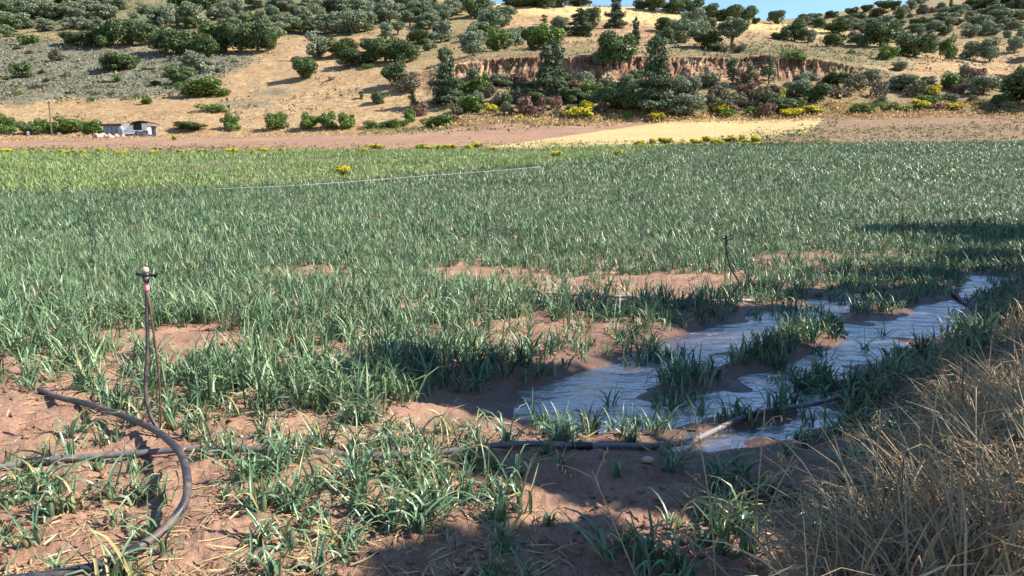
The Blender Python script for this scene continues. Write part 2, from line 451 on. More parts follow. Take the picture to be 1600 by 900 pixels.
scrub = blur_mask([(-600, 60), (90, 62), (230, 78), (380, 86), (405, 92), (345, 118), (300, 150), (200, 156), (60, 160), (-600, 162)]) * hillonly
scrub = np.maximum(scrub, .8 * blur_mask([(390, 138), (440, 134), (455, 146), (400, 152)]))
scrub = np.maximum(scrub, .7 * blur_mask([(330, 160), (430, 158), (440, 172), (340, 174)]))
green = blur_mask([(-600, -100), (560, -100), (700, 20), (560, 52), (420, 60), (230, 50), (100, 52), (-600, 70)]) * .9
green = np.maximum(green, blur_mask([(620, 50), (740, -20), (800, 70), (740, 85), (640, 100)]) * .55)
green = np.maximum(green, blur_mask([(730, 78), (860, 70), (990, 80), (1240, 62), (1400, 75), (1440, 100), (1300, 103), (1000, 92), (740, 94)]) * .75)
green = np.maximum(green, blur_mask([(680, 125), (1000, 118), (1300, 120), (1600, 130), (1700, 172), (1200, 184), (900, 190), (660, 205)]) * .6)
green = np.maximum(green, blur_mask([(1180, 22), (1300, 10), (1420, -10), (1700, -60), (1700, 70), (1480, 60), (1250, 52)]) * .5)
earth = blur_mask([(640, 92), (760, 90), (1000, 92), (1250, 96), (1350, 108), (1400, 124), (1290, 132), (1000, 124), (720, 136), (640, 138)], .6) * (YY > 140) * (YY < 165)
earth = np.maximum(earth, smooth(148.2, 149.5, YY) * (1 - smooth(155, 157, YY)) * smooth(-.13, -.07, XX / YY) * (1 - smooth(.40, .55, XX / YY)))
earth = np.maximum(earth, .7 * blur_mask([(800, 24), (900, 32), (1060, 44), (1220, 52), (1220, 58), (1000, 60), (850, 40)]))
gold = blur_mask([(735, 6), (800, -20), (1000, -10), (1230, 20), (1345, 57), (1330, 62), (1180, 48), (1060, 42), (880, 25), (775, 20)], .12) * (YY > 215) * (YY < 300)
V = np.stack([XX, YY, ZZ], -1).reshape(-1, 3); F = grid_faces(len(Yh), len(Uh))
fc = V[F].mean(1); FX, FY = to_pix(fc[:, 0], fc[:, 1], fc[:, 2])
low = fc[:, 1] < 125
stub = low & inpoly(FX, FY, [(740, 233), (1050, 189), (1290, 184), (1262, 206), (1180, 218), (1050, 228), (900, 240), (700, 245)])
plough = low & ~stub & (FX < 1050)
fallow = low & ~stub & ~plough
scarp = (~low) & (fc[:, 1] > 148.6) & (fc[:, 1] < 156.5) & (fc[:, 0] / fc[:, 1] > -.11) & (fc[:, 0] / fc[:, 1] < .5)
A = dict(scrub=scrub.ravel(), green=green.ravel(), earth=earth.ravel(), gold=gold.ravel())
def part_ground(name, mask, mat, label, smooth_sh=True):
    v, f, idx = submesh(V, F, mask)
    link(name, fast_mesh(name, v, f, mat, {k: a[idx] for k, a in A.items()}, smooth_sh), kind='structure', label=label)
part_ground('ploughed_field', plough, M_PLOUGH, 'bare pinkish brown ploughed strip below the hill')
part_ground('stubble_field', stub, M_STUBBLE, 'pale gold wheat stubble wedge below the hill')
part_ground('fallow_field', fallow, M_FALLOW, 'brown fallow ground with thin weeds below the hill')
part_ground('hillside', ~low & ~scarp, M_HILL, 'dry grassy hillside dotted with trees')
su = np.arange(-.112, .505, .0011); sy_ = np.arange(148.3, 157.0, .18)
SX = su[None] * sy_[:, None]; SY = np.repeat(sy_[:, None], len(su), 1); SZ = hill_z(SX, SY) + .02
fr = (SZ - SZ.min(0)) / (SZ.max(0) - SZ.min(0) + 1e-6)
lip = (.9 * np.exp(-((fr - .86) / .09) ** 2) * (.6 + 1.6 * fbm(SX * .35, SY * 0 + 3, 3, 81)) - .7 * np.exp(-((fr - .6) / .16) ** 2) * (.5 + fbm(SX * .5, SZ * .4, 3, 83))) * smooth(-.11, -.09, SX / SY) * (1 - smooth(.44, .5, SX / SY))
edge = smooth(148.3, 149.4, SY) * (1 - smooth(156.0, 157.0, SY))
SV = np.stack([SX + edge * .5 * fbm(SX * 1.1, SZ * 1.1, 3, 87), SY - edge * lip, SZ], -1).reshape(-1, 3)
er = np.clip(edge * smooth(-.13, -.07, SX / SY) * (1 - smooth(.34, .46, SX / SY)) * 1.3, 0, 1) * (1 - smooth(.9, .99, fr)); er = np.clip(er + .5 * edge * fbm(SX * .3, SY * .3, 3, 88), 0, 1) * (edge > .05)
link('eroded_bank', fast_mesh('eroded_bank', SV, grid_faces(len(sy_), len(su)), M_HILL, {'scrub': np.zeros(SX.size), 'green': np.full(SX.size, .6), 'earth': er.ravel(), 'gold': np.zeros(SX.size)}), kind='structure',
     label='steep eroded reddish earth bank cutting across the hillside')

# ------------------------------------------------------------------ trees and shrubs
M_BARK = plain_mat('bark', (.13, .10, .075), .9, .1, .35, 3)
LM = {
    'olive': leaf_mat('olive_leaf', (.115, .14, .08), (.28, .315, .205), .15, .6, .25, (.15, .20, .11)),
    'oak': leaf_mat('oak_leaf', (.05, .078, .03), (.165, .21, .085), .15, .55, .3, (.06, .11, .03)),
    'bush': leaf_mat('bush_leaf', (.055, .105, .02), (.18, .265, .06), .2, .55, .3, (.11, .17, .03)),
    'pine': leaf_mat('pine_needle', (.045, .07, .038), (.18, .225, .125), .1, .6, .2, (.05, .08, .035)),
    'grey': leaf_mat('grey_shrub_twig', (.10, .085, .06), (.225, .19, .145), .1, .8, .1, (.16, .17, .09)),
    'rust': leaf_mat('rust_shrub_leaf', (.15, .085, .07), (.30, .19, .15), .1, .8, .1, (.20, .14, .10)),
    'broom': leaf_mat('broom_stem', (.09, .12, .03), (.20, .23, .06), .1, .7, .1, (.17, .18, .05)),
    'blossom': leaf_mat('broom_blossom', (.68, .55, .02), (.85, .74, .05), .25, .7, .1, (.55, .45, .06), obj_var=.25),
    'sapling': leaf_mat('sapling_leaf', (.09, .125, .06), (.19, .235, .12), .25, .6, .2, (.14, .17, .09)),
    'shade': leaf_mat('roadside_leaf', (.03, .055, .02), (.07, .11, .04), .15, .55, .3, (.05, .08, .03)),
}
def crown_quads(blobs, n, size, rg, inner=.62, droop=0.0, upb=.15):
    B = np.array(blobs, float); ar = (B[:, 3] * B[:, 4] + B[:, 3] * B[:, 5] + B[:, 4] * B[:, 5]); ar /= ar.sum()
    k = rg.choice(len(B), n, p=ar)
    d = rg.normal(size=(n, 3)); d /= np.linalg.norm(d, axis=1)[:, None]
    r = inner + (1.04 - inner) * rg.random(n) ** .6
    c = B[k, :3] + d * r[:, None] * B[k, 3:6]
    nr = d * .75 + rg.normal(0, .55, (n, 3)) + np.array([0, 0, upb]); nr /= np.linalg.norm(nr, axis=1)[:, None]
    t = np.cross(nr, rg.normal(size=(n, 3))); t /= np.linalg.norm(t, axis=1)[:, None] + 1e-9
    t[:, 2] -= droop; b = np.cross(nr, t)
    s = size * rg.uniform(.55, 1.35, n)
    a_, b_ = t * s[:, None], b * (s * rg.uniform(.45, .8, n))[:, None]
    Vq = np.stack([c - a_, c - b_ * .9 + a_ * .1, c + a_, c + b_ * .9 - a_ * .1], 1).reshape(-1, 3)
    Fq = np.arange(n * 4).reshape(n, 4)
    br = np.repeat(np.clip(.5 + .34 * rg.normal(size=n), 0, 1), 4)
    return Vq, Fq, br, c, k
def branchy(mb, base_h, r0, tips, rg, lean=(0, 0)):
    p = np.array([[0, 0, -.35], [lean[0] * .4, lean[1] * .4, base_h * .5], [lean[0], lean[1], base_h]])
    mb.tube(spline(p, 6), np.linspace(r0 * 1.25, r0 * .8, 6), 7)
    for t in tips:
        q = np.array([[lean[0], lean[1], base_h * .92], [lean[0] * .5 + t[0] * .45, lean[1] * .5 + t[1] * .45, base_h + (t[2] - base_h) * .6], t])
        mb.tube(spline(q, 5), np.linspace(r0 * .6, r0 * .15, 5), 5)
PROTO = {}
def proto(kind, v):
    key = (kind, v)
    if key in PROTO: return PROTO[key]
    rg = np.random.default_rng(hash((sum(map(ord, kind)), v)) % 2 ** 32)
    mb = MB(); extra = None
    if kind in ('olive', 'oak', 'bush', 'tall'):
        W, H = {'olive': (5.4, 4.8), 'oak': (5.6, 5.0), 'bush': (4.4, 3.4), 'tall': (4.6, 6.4)}[kind]
        zb = {'olive': .10, 'oak': .01, 'bush': .0, 'tall': .3}[kind] * H
        nb = {'olive': 17, 'oak': 18, 'bush': 14, 'tall': 16}[kind]
        blobs = [(0, 0, zb + (H - zb) * .45, W * .27, W * .27, (H - zb) * .36)]
        for i in range(nb):
            a = rg.uniform(0, 6.28); rr = W * .5 * rg.uniform(.35, .74); zz = zb + (H - zb) * rg.uniform(.2, .84)
            f = math.sqrt(max(.15, 1 - ((zz - zb) / (H - zb) - .38) ** 2 * 2.1)); s = W * rg.uniform(.09, .215)
            blobs.append((math.cos(a) * rr * f, math.sin(a) * rr * f, zz, s, s, s * rg.uniform(.7, .95)))
        n, sz = {'olive': (4000, .185), 'oak': (4800, .185), 'bush': (3600, .155), 'tall': (3800, .18)}[kind]
        q = crown_quads(blobs, n, sz, rg, .55)
        branchy(mb, zb + .25 * H, .2 if kind != 'bush' else .08, [b[:3] for b in blobs[1:7]], rg, (rg.normal(0, .15), rg.normal(0, .15)))
        lm = {'tall': 'olive'}.get(kind, kind)
    elif kind == 'pine':
        W, H = 5.6, 10.0; blobs = []
        for L in range(9):
            z = 1.0 + L * .98; R = W * .5 * (1 - (z / 12.0) ** 2.0) * rg.uniform(.6, 1.15); m = 6 if L < 6 else 4
            for i in range(m):
                a = i * 6.28 / m + rg.uniform(-.4, .4); r2 = R * rg.uniform(.5, .85)
                blobs.append((math.cos(a) * r2, math.sin(a) * r2, z + rg.normal(0, .22), R * rg.uniform(.26, .46) + .2, R * rg.uniform(.26, .46) + .2, rg.uniform(.4, .75)))
        blobs.append((0, 0, 9.3, .5, .5, .8)); blobs.append((0, 0, 5, .9, .9, 3.6))
        q = crown_quads(blobs, 9000, .18, rg, .3, .3)
        mb.tube([[0, 0, -.4], [.1, 0, 4], [0, .1, 9]], [.24, .17, .05], 7)
        for b in blobs[:30]: mb.tube([[0, 0, b[2] - .25], [b[0] * .5, b[1] * .5, b[2] - .1], b[:3]], [.06, .045, .02], 4)
        lm = 'pine'
    elif kind == 'cypress':
        W, H = 1.5, 8.0
        blobs = [(rg.normal(0, .05), rg.normal(0, .05), z, .7 * (1 - (z / 8.6) ** 2.2), .7 * (1 - (z / 8.6) ** 2.2), .7) for z in np.linspace(.8, 7.5, 9)]
        q = crown_quads(blobs, 1300, .17, rg, .6); mb.tube([[0, 0, -.3], [0, 0, 3], [0, 0, 7]], [.14, .1, .03], 6); lm = 'oak'
    elif kind == 'sapling':
        W, H = 2.6, 5.2; blobs = []
        for i in range(16):
            z = rg.uniform(.9, 4.9); rr = rg.uniform(0, 1.05) * (1 - abs(z - 2.6) / 4); a = rg.uniform(0, 6.28)
            blobs.append((math.cos(a) * rr, math.sin(a) * rr, z, .38, .38, .55))
        q = crown_quads(blobs, 900, .16, rg, .2)
        branchy(mb, 1.2, .07, [b[:3] for b in blobs[:12]], rg); lm = 'sapling'
    else:      # shrubs: grey, rust, broom, weed, scrub
        W, H = {'grey': (3.0, 2.2), 'rust': (2.6, 2.4), 'broom': (2.6, 1.9), 'green': (3.2, 1.9)}[kind]
        blobs = [(0, 0, H * .4, W * .32, W * .32, H * .42)]
        for i in range(8):
            a = rg.uniform(0, 6.28); rr = W * rg.uniform(.15, .36); s = W * rg.uniform(.11, .19)
            blobs.append((math.cos(a) * rr, math.sin(a) * rr, H * rg.uniform(.2, .78), s, s, s))
        q = crown_quads(blobs, 1300 if kind != 'broom' else 900, .13, rg, .45)
        for b in blobs[1:8]: mb.tube([[0, 0, -.25], [b[0] * .4, b[1] * .4, b[2] * .5], b[:3]], [.04, .03, .012], 4)
        lm = {'green': 'bush'}.get(kind, kind)
        if kind == 'broom':
            top = [(b[0], b[1], b[2] + b[5] * .35, b[3] * 1.04, b[4] * 1.04, b[5] * .8) for b in blobs]
            e = crown_quads(top, 900, .10, rg, .8); ok = np.repeat(e[3][:, 2] > H * .42, 4)
            f4 = np.nonzero(ok.reshape(-1, 4)[:, 0])[0]
            Vb, Fb, idx = submesh(e[0], e[1], f4)
            extra = fast_mesh('blossom', Vb, Fb, LM['blossom'], {'rnd': e[2][idx]})
    crown = fast_mesh(kind + '_crown', q[0], q[1], LM[lm], {'rnd': q[2]})
    zmin = np.percentile(q[0][:, 2], 1); ext = np.percentile(np.abs(q[0][:, :2]), 98.5) * 2; top = np.percentile(q[0][:, 2], 99.3)
    PROTO[key] = (mb.mesh(kind + '_trunk', M_BARK, True), crown, extra, ext, top)
    return PROTO[key]
NAMES = dict(olive='olive_tree', oak='oak_tree', bush='leafy_bush', tall='olive_tree', pine='pine_tree', cypress='cypress_tree',
             sapling='young_tree', grey='grey_shrub', rust='rust_shrub', broom='broom_shrub', green='green_shrub')
CATS = dict(olive='tree', oak='tree', bush='bush', tall='tree', pine='tree', cypress='tree', sapling='tree', grey='shrub', rust='shrub', broom='shrub', green='shrub')
LOOK = dict(olive='silvery green olive tree', oak='dark evergreen oak', bush='bright leafy green bush', tall='tall-stemmed olive tree', pine='dark layered pine',
            cypress='narrow dark cypress', sapling='thin airy young tree', grey='greyish twiggy shrub', rust='dull reddish brown shrub',
            broom='yellow-flowering broom shrub', green='low spreading green shrub')
def zone(px, py):
    if py > 183 and px < 640: return 'along the grassy edge of the ploughed strip', 'hedge by the ploughed strip'
    if px > 640 and py > 118 and px < 1700:
        if py > 160 or px < 1000: return 'in the thicket at the foot of the eroded bank', 'thicket below the eroded bank'
        return 'on the slope just under the eroded bank', 'growth just under the eroded bank'
    if py > 62 and 60 < px < 470 and py < 118: return 'in the broad grove above the grey scrub', 'grove above the grey scrub'
    if px < 720 and py <= 62: return 'in the grove covering the upper slope', 'upper slope grove'
    if px < 660: return 'standing on the straw-coloured lower slope', 'lower slope trees'
    if px < 1240 and py < 36: return 'on the skyline behind the gold hilltop field', 'skyline trees behind the hilltop field'
    if px < 1200: return 'on the terrace between the bank and the gold hilltop field', 'terrace trees above the bank'
    if py < 32: return 'on the upper ridge below the open sky', 'ridge trees below the sky'
    return 'scattered over the grassy slope beyond the end of the gold field', 'scattered slope trees'
cnt = [0]
def plant(kind, px, py, wpx, hpx, label=None, loc=None, ymin=82):
    x, y, z = loc or hit(px, py, 0, ymin)
    v = cnt[0] % (2 if kind in ('pine', 'tall', 'cypress') else 3); cnt[0] += 1
    tr, cr, ex, W, H = proto(kind, v)
    s = scale_at(y, z); sw = 1.0 * wpx / s / W; sh = 1.0 * hpx / s / H
    r = bpy.data.objects.new(NAMES[kind], None); COL.objects.link(r); r.empty_display_size = .3
    r.location = (x, y, z - .3); r.rotation_euler = (0, 0, random.uniform(0, 6.28)); r.scale = (sw * random.uniform(.9, 1.12), sw * random.uniform(.85, 1.1), sh * random.uniform(.93, 1.08))
    for nm, me in (('trunk' if CATS[kind] == 'tree' else 'stem', tr), ('crown' if CATS[kind] == 'tree' else 'foliage', cr), ('blossom', ex)):
        if me: link(nm, me, r)
    zn = zone(px, py)
    tag(r, label or LOOK[kind] + ' ' + zn[0], CATS[kind], None if label else LOOK[kind].split()[-1] + 's: ' + zn[1])
    return r
O, K, B, T, P, S, G, R_, Y_, E, C = 'olive', 'oak', 'bush', 'tall', 'pine', 'sapling', 'grey', 'rust', 'broom', 'green', 'cypress'
LIST = [
 # far slope on the side of the shed
 (O,12,22,32,22),(O,45,28,40,30),(O,66,30,40,32),(O,90,27,24,22),(O,8,43,30,26),(O,35,45,36,26),(O,10,58,26,18),(O,70,49,30,20),(K,98,5,32,14),(K,137,11,24,18),
 (O,112,45,28,18),(O,135,46,26,18),(O,160,31,28,26),(O,152,46,22,18),(O,180,16,30,22),(O,20,8,34,20),(O,60,6,30,16),
 (K,115,71,38,20),(K,140,73,42,26),(K,165,75,46,36),(K,190,74,46,42),(E,45,68,36,15),(G,88,95,26,18),(K,175,112,56,27),(G,60,138,26,10),
 (B,183,128,15,14),(G,173,138,13,8),(G,150,148,14,8),(G,30,76,16,7),(G,45,84,14,6),(G,110,140,16,6),(G,20,150,20,6),
 (K,206,71,42,42),(K,228,71,42,32),(K,258,84,48,38),(K,287,88,52,38),(K,316,90,48,36),(K,345,83,52,46),(K,376,83,52,50),(K,402,81,50,46),(K,420,80,32,36),
 (K,203,108,34,22),(K,280,132,42,27),(O,306,116,40,34),(K,245,133,18,9),(B,230,163,18,15),(E,335,175,44,13),(C,277,40,6,40),(C,325,30,5,20),
 (O,302,43,44,36),(O,340,31,32,22),(O,262,47,24,38),(O,250,36,28,20),(O,215,46,36,26),(K,288,13,44,18),(K,316,15,42,20),(B,390,33,20,16),(O,360,23,30,20),(O,357,49,42,22),
 (O,225,22,28,18),(O,400,14,34,20),(O,380,40,30,18),
 (O,410,41,32,24),(O,425,27,26,18),(O,446,51,46,27),(O,430,58,38,24),(K,475,54,28,23),(O,470,37,32,26),(O,520,53,46,32),(O,551,54,46,36),(O,572,50,38,30),
 (O,490,22,32,24),(K,521,13,32,20),(O,560,21,36,24),(O,586,35,32,30),(O,445,18,34,22),(O,545,34,30,18),(O,505,36,28,18),
 (K,535,90,46,30),(K,560,103,54,28),(K,586,99,42,38),(K,602,96,42,36),(G,545,105,15,11),(E,575,107,22,9),(G,517,125,10,8),(S,565,155,9,14),(K,592,163,25,21),
 (O,608,36,32,32),(O,626,29,26,22),(T,640,42,28,23),(T,622,55,26,22),(O,603,61,24,27),(O,648,24,26,20),(K,616,97,50,36),(K,641,97,36,30),(K,660,69,42,22),
 (O,672,46,32,24),(O,690,67,38,32),(O,670,79,22,18),(O,690,31,38,26),(O,706,25,30,26),(O,680,36,38,22),(O,662,12,30,18),(O,720,14,26,20),
 (K,744,30,38,30),(O,765,50,42,36),(O,786,42,46,32),(O,746,61,38,28),(O,750,69,30,22),(O,740,86,42,36),(B,756,60,30,22),(B,778,80,38,36),(O,792,76,28,30),(O,762,24,34,22),
 (K,617,135,34,37),(G,641,141,36,28),(S,645,166,20,30),(R_,657,181,23,21),(B,640,190,18,24),(B,687,201,50,22),(E,620,198,40,14),(E,590,199,44,12),
 (B,735,175,40,27),(B,750,146,34,30),(Y_,768,177,26,17),(G,790,179,26,22),(G,780,166,32,22),(O,765,141,20,14),(G,715,178,26,20),(R_,705,190,28,12),
 (O,805,71,26,28),(B,852,77,60,37),(K,825,63,32,22),(O,876,51,32,24),(K,928,46,30,36),(S,850,38,12,16),
 (K,963,104,62,50),(K,820,152,42,27),(K,838,166,34,24),(K,893,160,32,24),(B,925,159,42,34),(O,914,141,30,27),(O,946,141,32,22),(O,982,139,36,22),(K,958,172,50,38),
 (K,985,174,48,34),(R_,820,180,28,32),(R_,845,170,20,20),(R_,868,172,22,25),(Y_,917,178,26,22),(G,805,160,28,24),(G,940,176,24,18),(E,980,183,28,12),
 (Y_,813,188,13,10),(Y_,850,189,24,6),(G,875,180,20,12),
 (K,815,11,38,16),(K,846,11,38,16),(K,877,11,36,15),(K,905,10,32,15),(K,800,8,26,12),
 (K,1022,17,38,18),(K,1003,14,24,14),(K,1060,22,32,24),(K,1083,26,28,26),(K,1106,30,32,22),(K,1130,33,26,18),(K,1150,36,32,27),(K,1166,37,30,26),(K,1181,37,14,10),(K,1045,17,20,12),
 (K,1040,51,32,24),(O,1062,67,48,38),(O,1086,60,40,46),(K,1102,77,50,38),(K,1108,52,24,24),(K,1037,72,30,28),(G,1152,83,32,15),(G,1130,81,22,10),(E,1101,87,6,8),(K,1118,80,22,14),
 (O,1105,137,42,26),(O,1070,151,42,32),(O,1075,183,46,38),(S,1145,132,24,44),(S,1170,136,22,40),(S,1201,132,28,46),(G,1110,166,32,22),(Y_,1126,178,28,17),(Y_,1145,157,20,12),
 (E,1176,178,24,14),(G,1150,167,42,30),(G,1186,166,42,32),(R_,1165,150,36,22),(G,1120,152,30,22),(Y_,1052,170,24,14),(K,1205,165,30,22),
 (K,1215,38,26,20),(K,1241,65,36,32),(O,1266,67,20,20),(K,1219,63,28,15),(K,1310,53,40,24),(K,1282,43,20,15),(K,1305,73,36,19),(O,1342,71,26,18),(K,1376,73,50,40),
 (O,1340,46,22,16),(O,1360,46,26,18),(E,1240,95,36,18),(E,1330,84,16,8),(B,1386,93,30,24),
 (K,1305,132,36,20),(K,1271,160,46,30),(O,1245,152,42,26),(Y_,1221,162,12,24),(Y_,1270,178,36,13),(E,1345,176,40,17),(E,1386,173,36,15),(G,1340,142,44,30),
 (K,1217,174,42,22),(E,1243,169,32,16),(G,1320,152,30,18),(O,1362,128,26,18),(G,1375,150,34,24),
 (O,1412,23,20,14),(O,1428,11,24,14),(G,1456,20,16,9),(G,1420,28,14,7),(C,1485,24,8,28),(O,1500,25,30,18),(O,1480,41,42,20),(O,1458,49,28,17),(O,1535,43,36,20),
 (K,1530,13,42,18),(K,1556,12,42,18),(O,1560,37,38,22),(O,1550,24,42,16),(O,1590,36,32,20),(O,1582,47,26,15),(O,1515,59,30,22),(O,1545,55,20,22),(O,1573,60,15,13),(O,1598,62,15,15),
 (O,1585,83,22,26),(K,1430,89,54,38),(O,1456,81,32,26),(B,1480,94,25,38),(O,1515,93,30,30),(O,1546,97,30,36),(O,1452,55,12,9),(O,1430,51,28,13),(K,1585,12,40,18),
 (O,1405,111,22,17),(O,1412,141,52,26),(G,1428,150,40,24),(B,1485,141,32,28),(O,1505,123,19,24),(G,1505,140,26,18),(O,1536,149,48,30),(Y_,1455,153,28,20),
 (Y_,1490,171,26,11),(Y_,1527,166,15,10),(G,1545,173,24,13),(R_,1497,146,22,17),(E,1410,174,32,11),(K,1330,24,20,12),(K,1355,19,22,12),(K,1380,15,24,14),
 (K,1300,28,20,12),(K,1275,31,18,11),(K,1258,33,18,11),(K,1322,14,10,9),(K,1398,16,24,14),(K,1372,26,24,13),(K,1340,32,22,12),(K,1440,4,26,12),(O,1400,60,24,16),
 (O,1405,45,22,14),(G,1470,160,30,18),(G,1565,160,26,16),(G,1520,160,22,14),(K,1640,170,110,66),(R_,1460,172,24,12),(O,1620,90,34,30),(G,1395,138,22,16),
]
for e in LIST: plant(*e)
# looser fill of the olive groves and the ridge slope
rf = random.Random(4)
for i in range(50):
    px, py = rf.uniform(0, 720), rf.uniform(-4, 50) * rf.random() ** .3
    if px > 560 and py > 40: continue
    plant(O if rf.random() < .8 else K, px, py + 6, rf.uniform(22, 38), rf.uniform(16, 26))
for i in range(70):
    px = rf.uniform(1240, 1620); py = rf.uniform(34 - (px - 1240) * .11, 66)
    if 60 > py > 44 and px < 1350: continue
    k_ = rf.choice((O, O, K, G)); plant(k_, px, py, rf.uniform(12, 26), rf.uniform(8, 17))
for i in range(50):
    px = rf.uniform(690, 1600); py = rf.uniform(128, 184) - (px > 1250) * 6
    plant(rf.choice((G, G, O, K, B, R_, E, 'olive')), px, py, rf.uniform(16, 34), rf.uniform(12, 24))
for i in range(26):
    plant(rf.choice((G, E, G)), rf.uniform(0, 400), rf.uniform(90, 158), rf.uniform(8, 20), rf.uniform(4, 8))
# ones that stand out
plant(O,495,93,39,40,'round silvery olive tree alone on straw slope, just above a dark oak')
plant(K,477,124,41,38,'rounded dark oak alone on straw slope with its shadow beside it')
plant(K,33,122,29,28,'single round dark oak standing in the grey scrub')
plant(B,318,151,66,27,'wide flat bright green bush at the lower edge of the grey scrub')
plant(P,697,164,56,86,'tall dark pine in front of the bare end of the eroded bank')
plant(P,862,158,60,88,'dark leaning pine hiding the middle of the eroded bank')
plant(P,1024,176,78,112,'broadest dark pine with clumped crown below the terrace oaks')
plant(P,907,56,40,40,'dark spreading pine under the edge of the gold hilltop field')
plant(P,962,44,30,48,'tall pine breaking the skyline over the gold hilltop field')
plant(P,993,70,15,40,'slender young pine on the terrace above a broad round oak')
plant(T,1143,78,44,48,'lone flat-topped tree with a bare trunk below the gold field')
plant(B,361,204,30,30,'round bright green bush standing apart on the edge of the ploughed strip')
plant(B,433,203,38,31,'round green bush with a long dark shadow, beside a row of three')
for px in (483, 512, 541): plant(B,px,201,33,27)
plant(K,297,203,48,16,'low flat dark shrub between the shed and the round green bushes')
for a in ((B,12,208,30,32),(B,68,209,26,24),(B,108,208,42,28),(B,90,209,26,22),(B,146,212,36,24)): plant(*a)
plant(K,42,211,26,24,'dark leafless-topped shrub in the hedge near the utility pole')
plant(Y_,905,187,40,20,'wide bright yellow broom shrub below the dark leaning pine')
plant(Y_,1030,190,23,15,'small round yellow broom shrub at the stubble edge')
plant(Y_,1235,185,24,17,'bright yellow broom shrub at the end of the gold stubble wedge')
plant(Y_,1440,171,32,17,'broad yellow broom shrub at the edge of the fallow ground')
plant(Y_,1575,169,19,13,'small yellow broom shrub beside the large bank shadow')

# ------------------------------------------------------------------ ground cover on the hill and along the strips
M_SCRUB = leaf_mat('hill_scrub', (.10, .105, .065), (.25, .25, .165), .1, .8, .1)
M_STRAW = leaf_mat('dry_hill_grass', (.34, .22, .10), (.54, .39, .19), .2, .8, .1)
M_GRASSG = leaf_mat('green_field_edge', (.08, .105, .035), (.19, .22, .085), .2, .7, .1)
def tufts_on(name, label, poly, n, size, mat, flat=.6, seed=0, cond=None, per=5, ymin=82, yr=(122, 330), keepd=None):
    rg = np.random.default_rng(seed)
    y = np.sqrt(rg.uniform(yr[0] ** 2, yr[1] ** 2, n * 6)); u = rg.uniform(-.75, .75, n * 6); x = u * y; z = terr(x, y)
    px, py = to_pix(x, y, z); m = inpoly(px + rg.normal(0, 8, len(px)), py + rg.normal(0, 3, len(px)), poly)
    if keepd is not None: m &= keepd(x, y)
    x, y, z = x[m][:n], y[m][:n], z[m][:n]; k = len(x)
    sz = size * rg.uniform(.5, 1.5, k)
    c = np.repeat(np.stack([x, y, z + sz * .2], -1), per, 0) + rg.normal(0, 1, (k * per, 3)) * np.repeat(sz, per)[:, None] * np.array([.55, .55, .22 * flat])
    s = np.repeat(sz, per) * rg.uniform(.35, .8, k * per)
    nr = rg.normal(0, .7, (k * per, 3)) + np.array([0, 0, .5]); nr /= np.linalg.norm(nr, axis=1)[:, None]
    t = np.cross(nr, rg.normal(size=nr.shape)); t /= np.linalg.norm(t, axis=1)[:, None]; b = np.cross(nr, t)
    Vt = np.stack([c - t * s[:, None] * .5, c + t * s[:, None] * .5, c + b * s[:, None] * .8], 1).reshape(-1, 3)
    link(name, fast_mesh(name, Vt, np.arange(len(Vt)).reshape(-1, 3), mat, {'rnd': np.repeat(np.clip(np.repeat(rg.random(k), per) + rg.normal(0, .2, k * per), 0, 1), 3)}), kind='stuff', label=label, cat='ground cover')
clump = lambda x, y: fbm(x * .13, y * .13, 3, 91) > -.12
tufts_on('hill_scrub', 'grey-green low scrub covering the slope above the shed', [(-300, 55), (90, 60), (230, 76), (380, 84), (410, 92), (350, 120), (300, 150), (200, 157), (60, 161), (-300, 162)], 7000, .75, M_SCRUB, 1.0, 3)
tufts_on('hill_dry_grass', 'tufts of dry straw grass on the hillside', [(-300, 0), (400, 20), (700, 0), (1200, 30), (1700, -30), (1700, 178), (1000, 186), (600, 202), (-300, 214)], 9000, .42, M_STRAW, .8, 4, keepd=lambda x, y: fbm(x * .1, y * .1, 3, 95) > -.05)
tufts_on('bank_foot_grass', 'dry reedy grass below the eroded bank thicket', [(690, 185), (900, 172), (1300, 165), (1700, 158), (1700, 181), (1250, 187), (1000, 190), (690, 205)], 6500, .45, M_STRAW, 2.2, 5, yr=(116, 150))
tufts_on('reed_patch', 'tall pale dry reed grass among the dark shrubs', [(1255, 165), (1310, 148), (1375, 150), (1365, 175), (1300, 182)], 700, 1.1, M_STRAW, 2.4, 6, yr=(118, 160))
tufts_on('track_grass', 'thin green grass strip beside the stubble', [(560, 206), (800, 191), (960, 186), (960, 193), (740, 204), (560, 212)], 1500, .5, M_GRASSG, .8, 7, yr=(105, 150))
tufts_on('hill_green_cover', 'low green herbs between the groves', [(-300, -30), (700, -30), (600, 60), (400, 62), (-300, 75)], 3000, .6, M_GRASSG, .8, 8, keepd=clump)
tufts_on('terrace_cover', 'grey-green low plants on the terrace and ridge slope', [(700, 60), (1000, 60), (1200, 66), (1250, 20), (1700, -30), (1700, 130), (1400, 108), (1200, 92), (730, 92)], 5000, .55, M_SCRUB, .9, 9, keepd=clump)
tufts_on('fallow_weeds', 'thin green weeds over the fallow ground', [(1190, 205), (1700, 186), (1700, 226), (1050, 230)], 2200, .26, M_GRASSG, .6, 10, yr=(80, 125))
tufts_on('shed_weeds', 'dry weeds around the shed and hedge foot', [(-100, 205), (640, 196), (640, 208), (300, 214), (-100, 222)], 3500, .27, M_STRAW, 1.2, 11, yr=(105, 140))

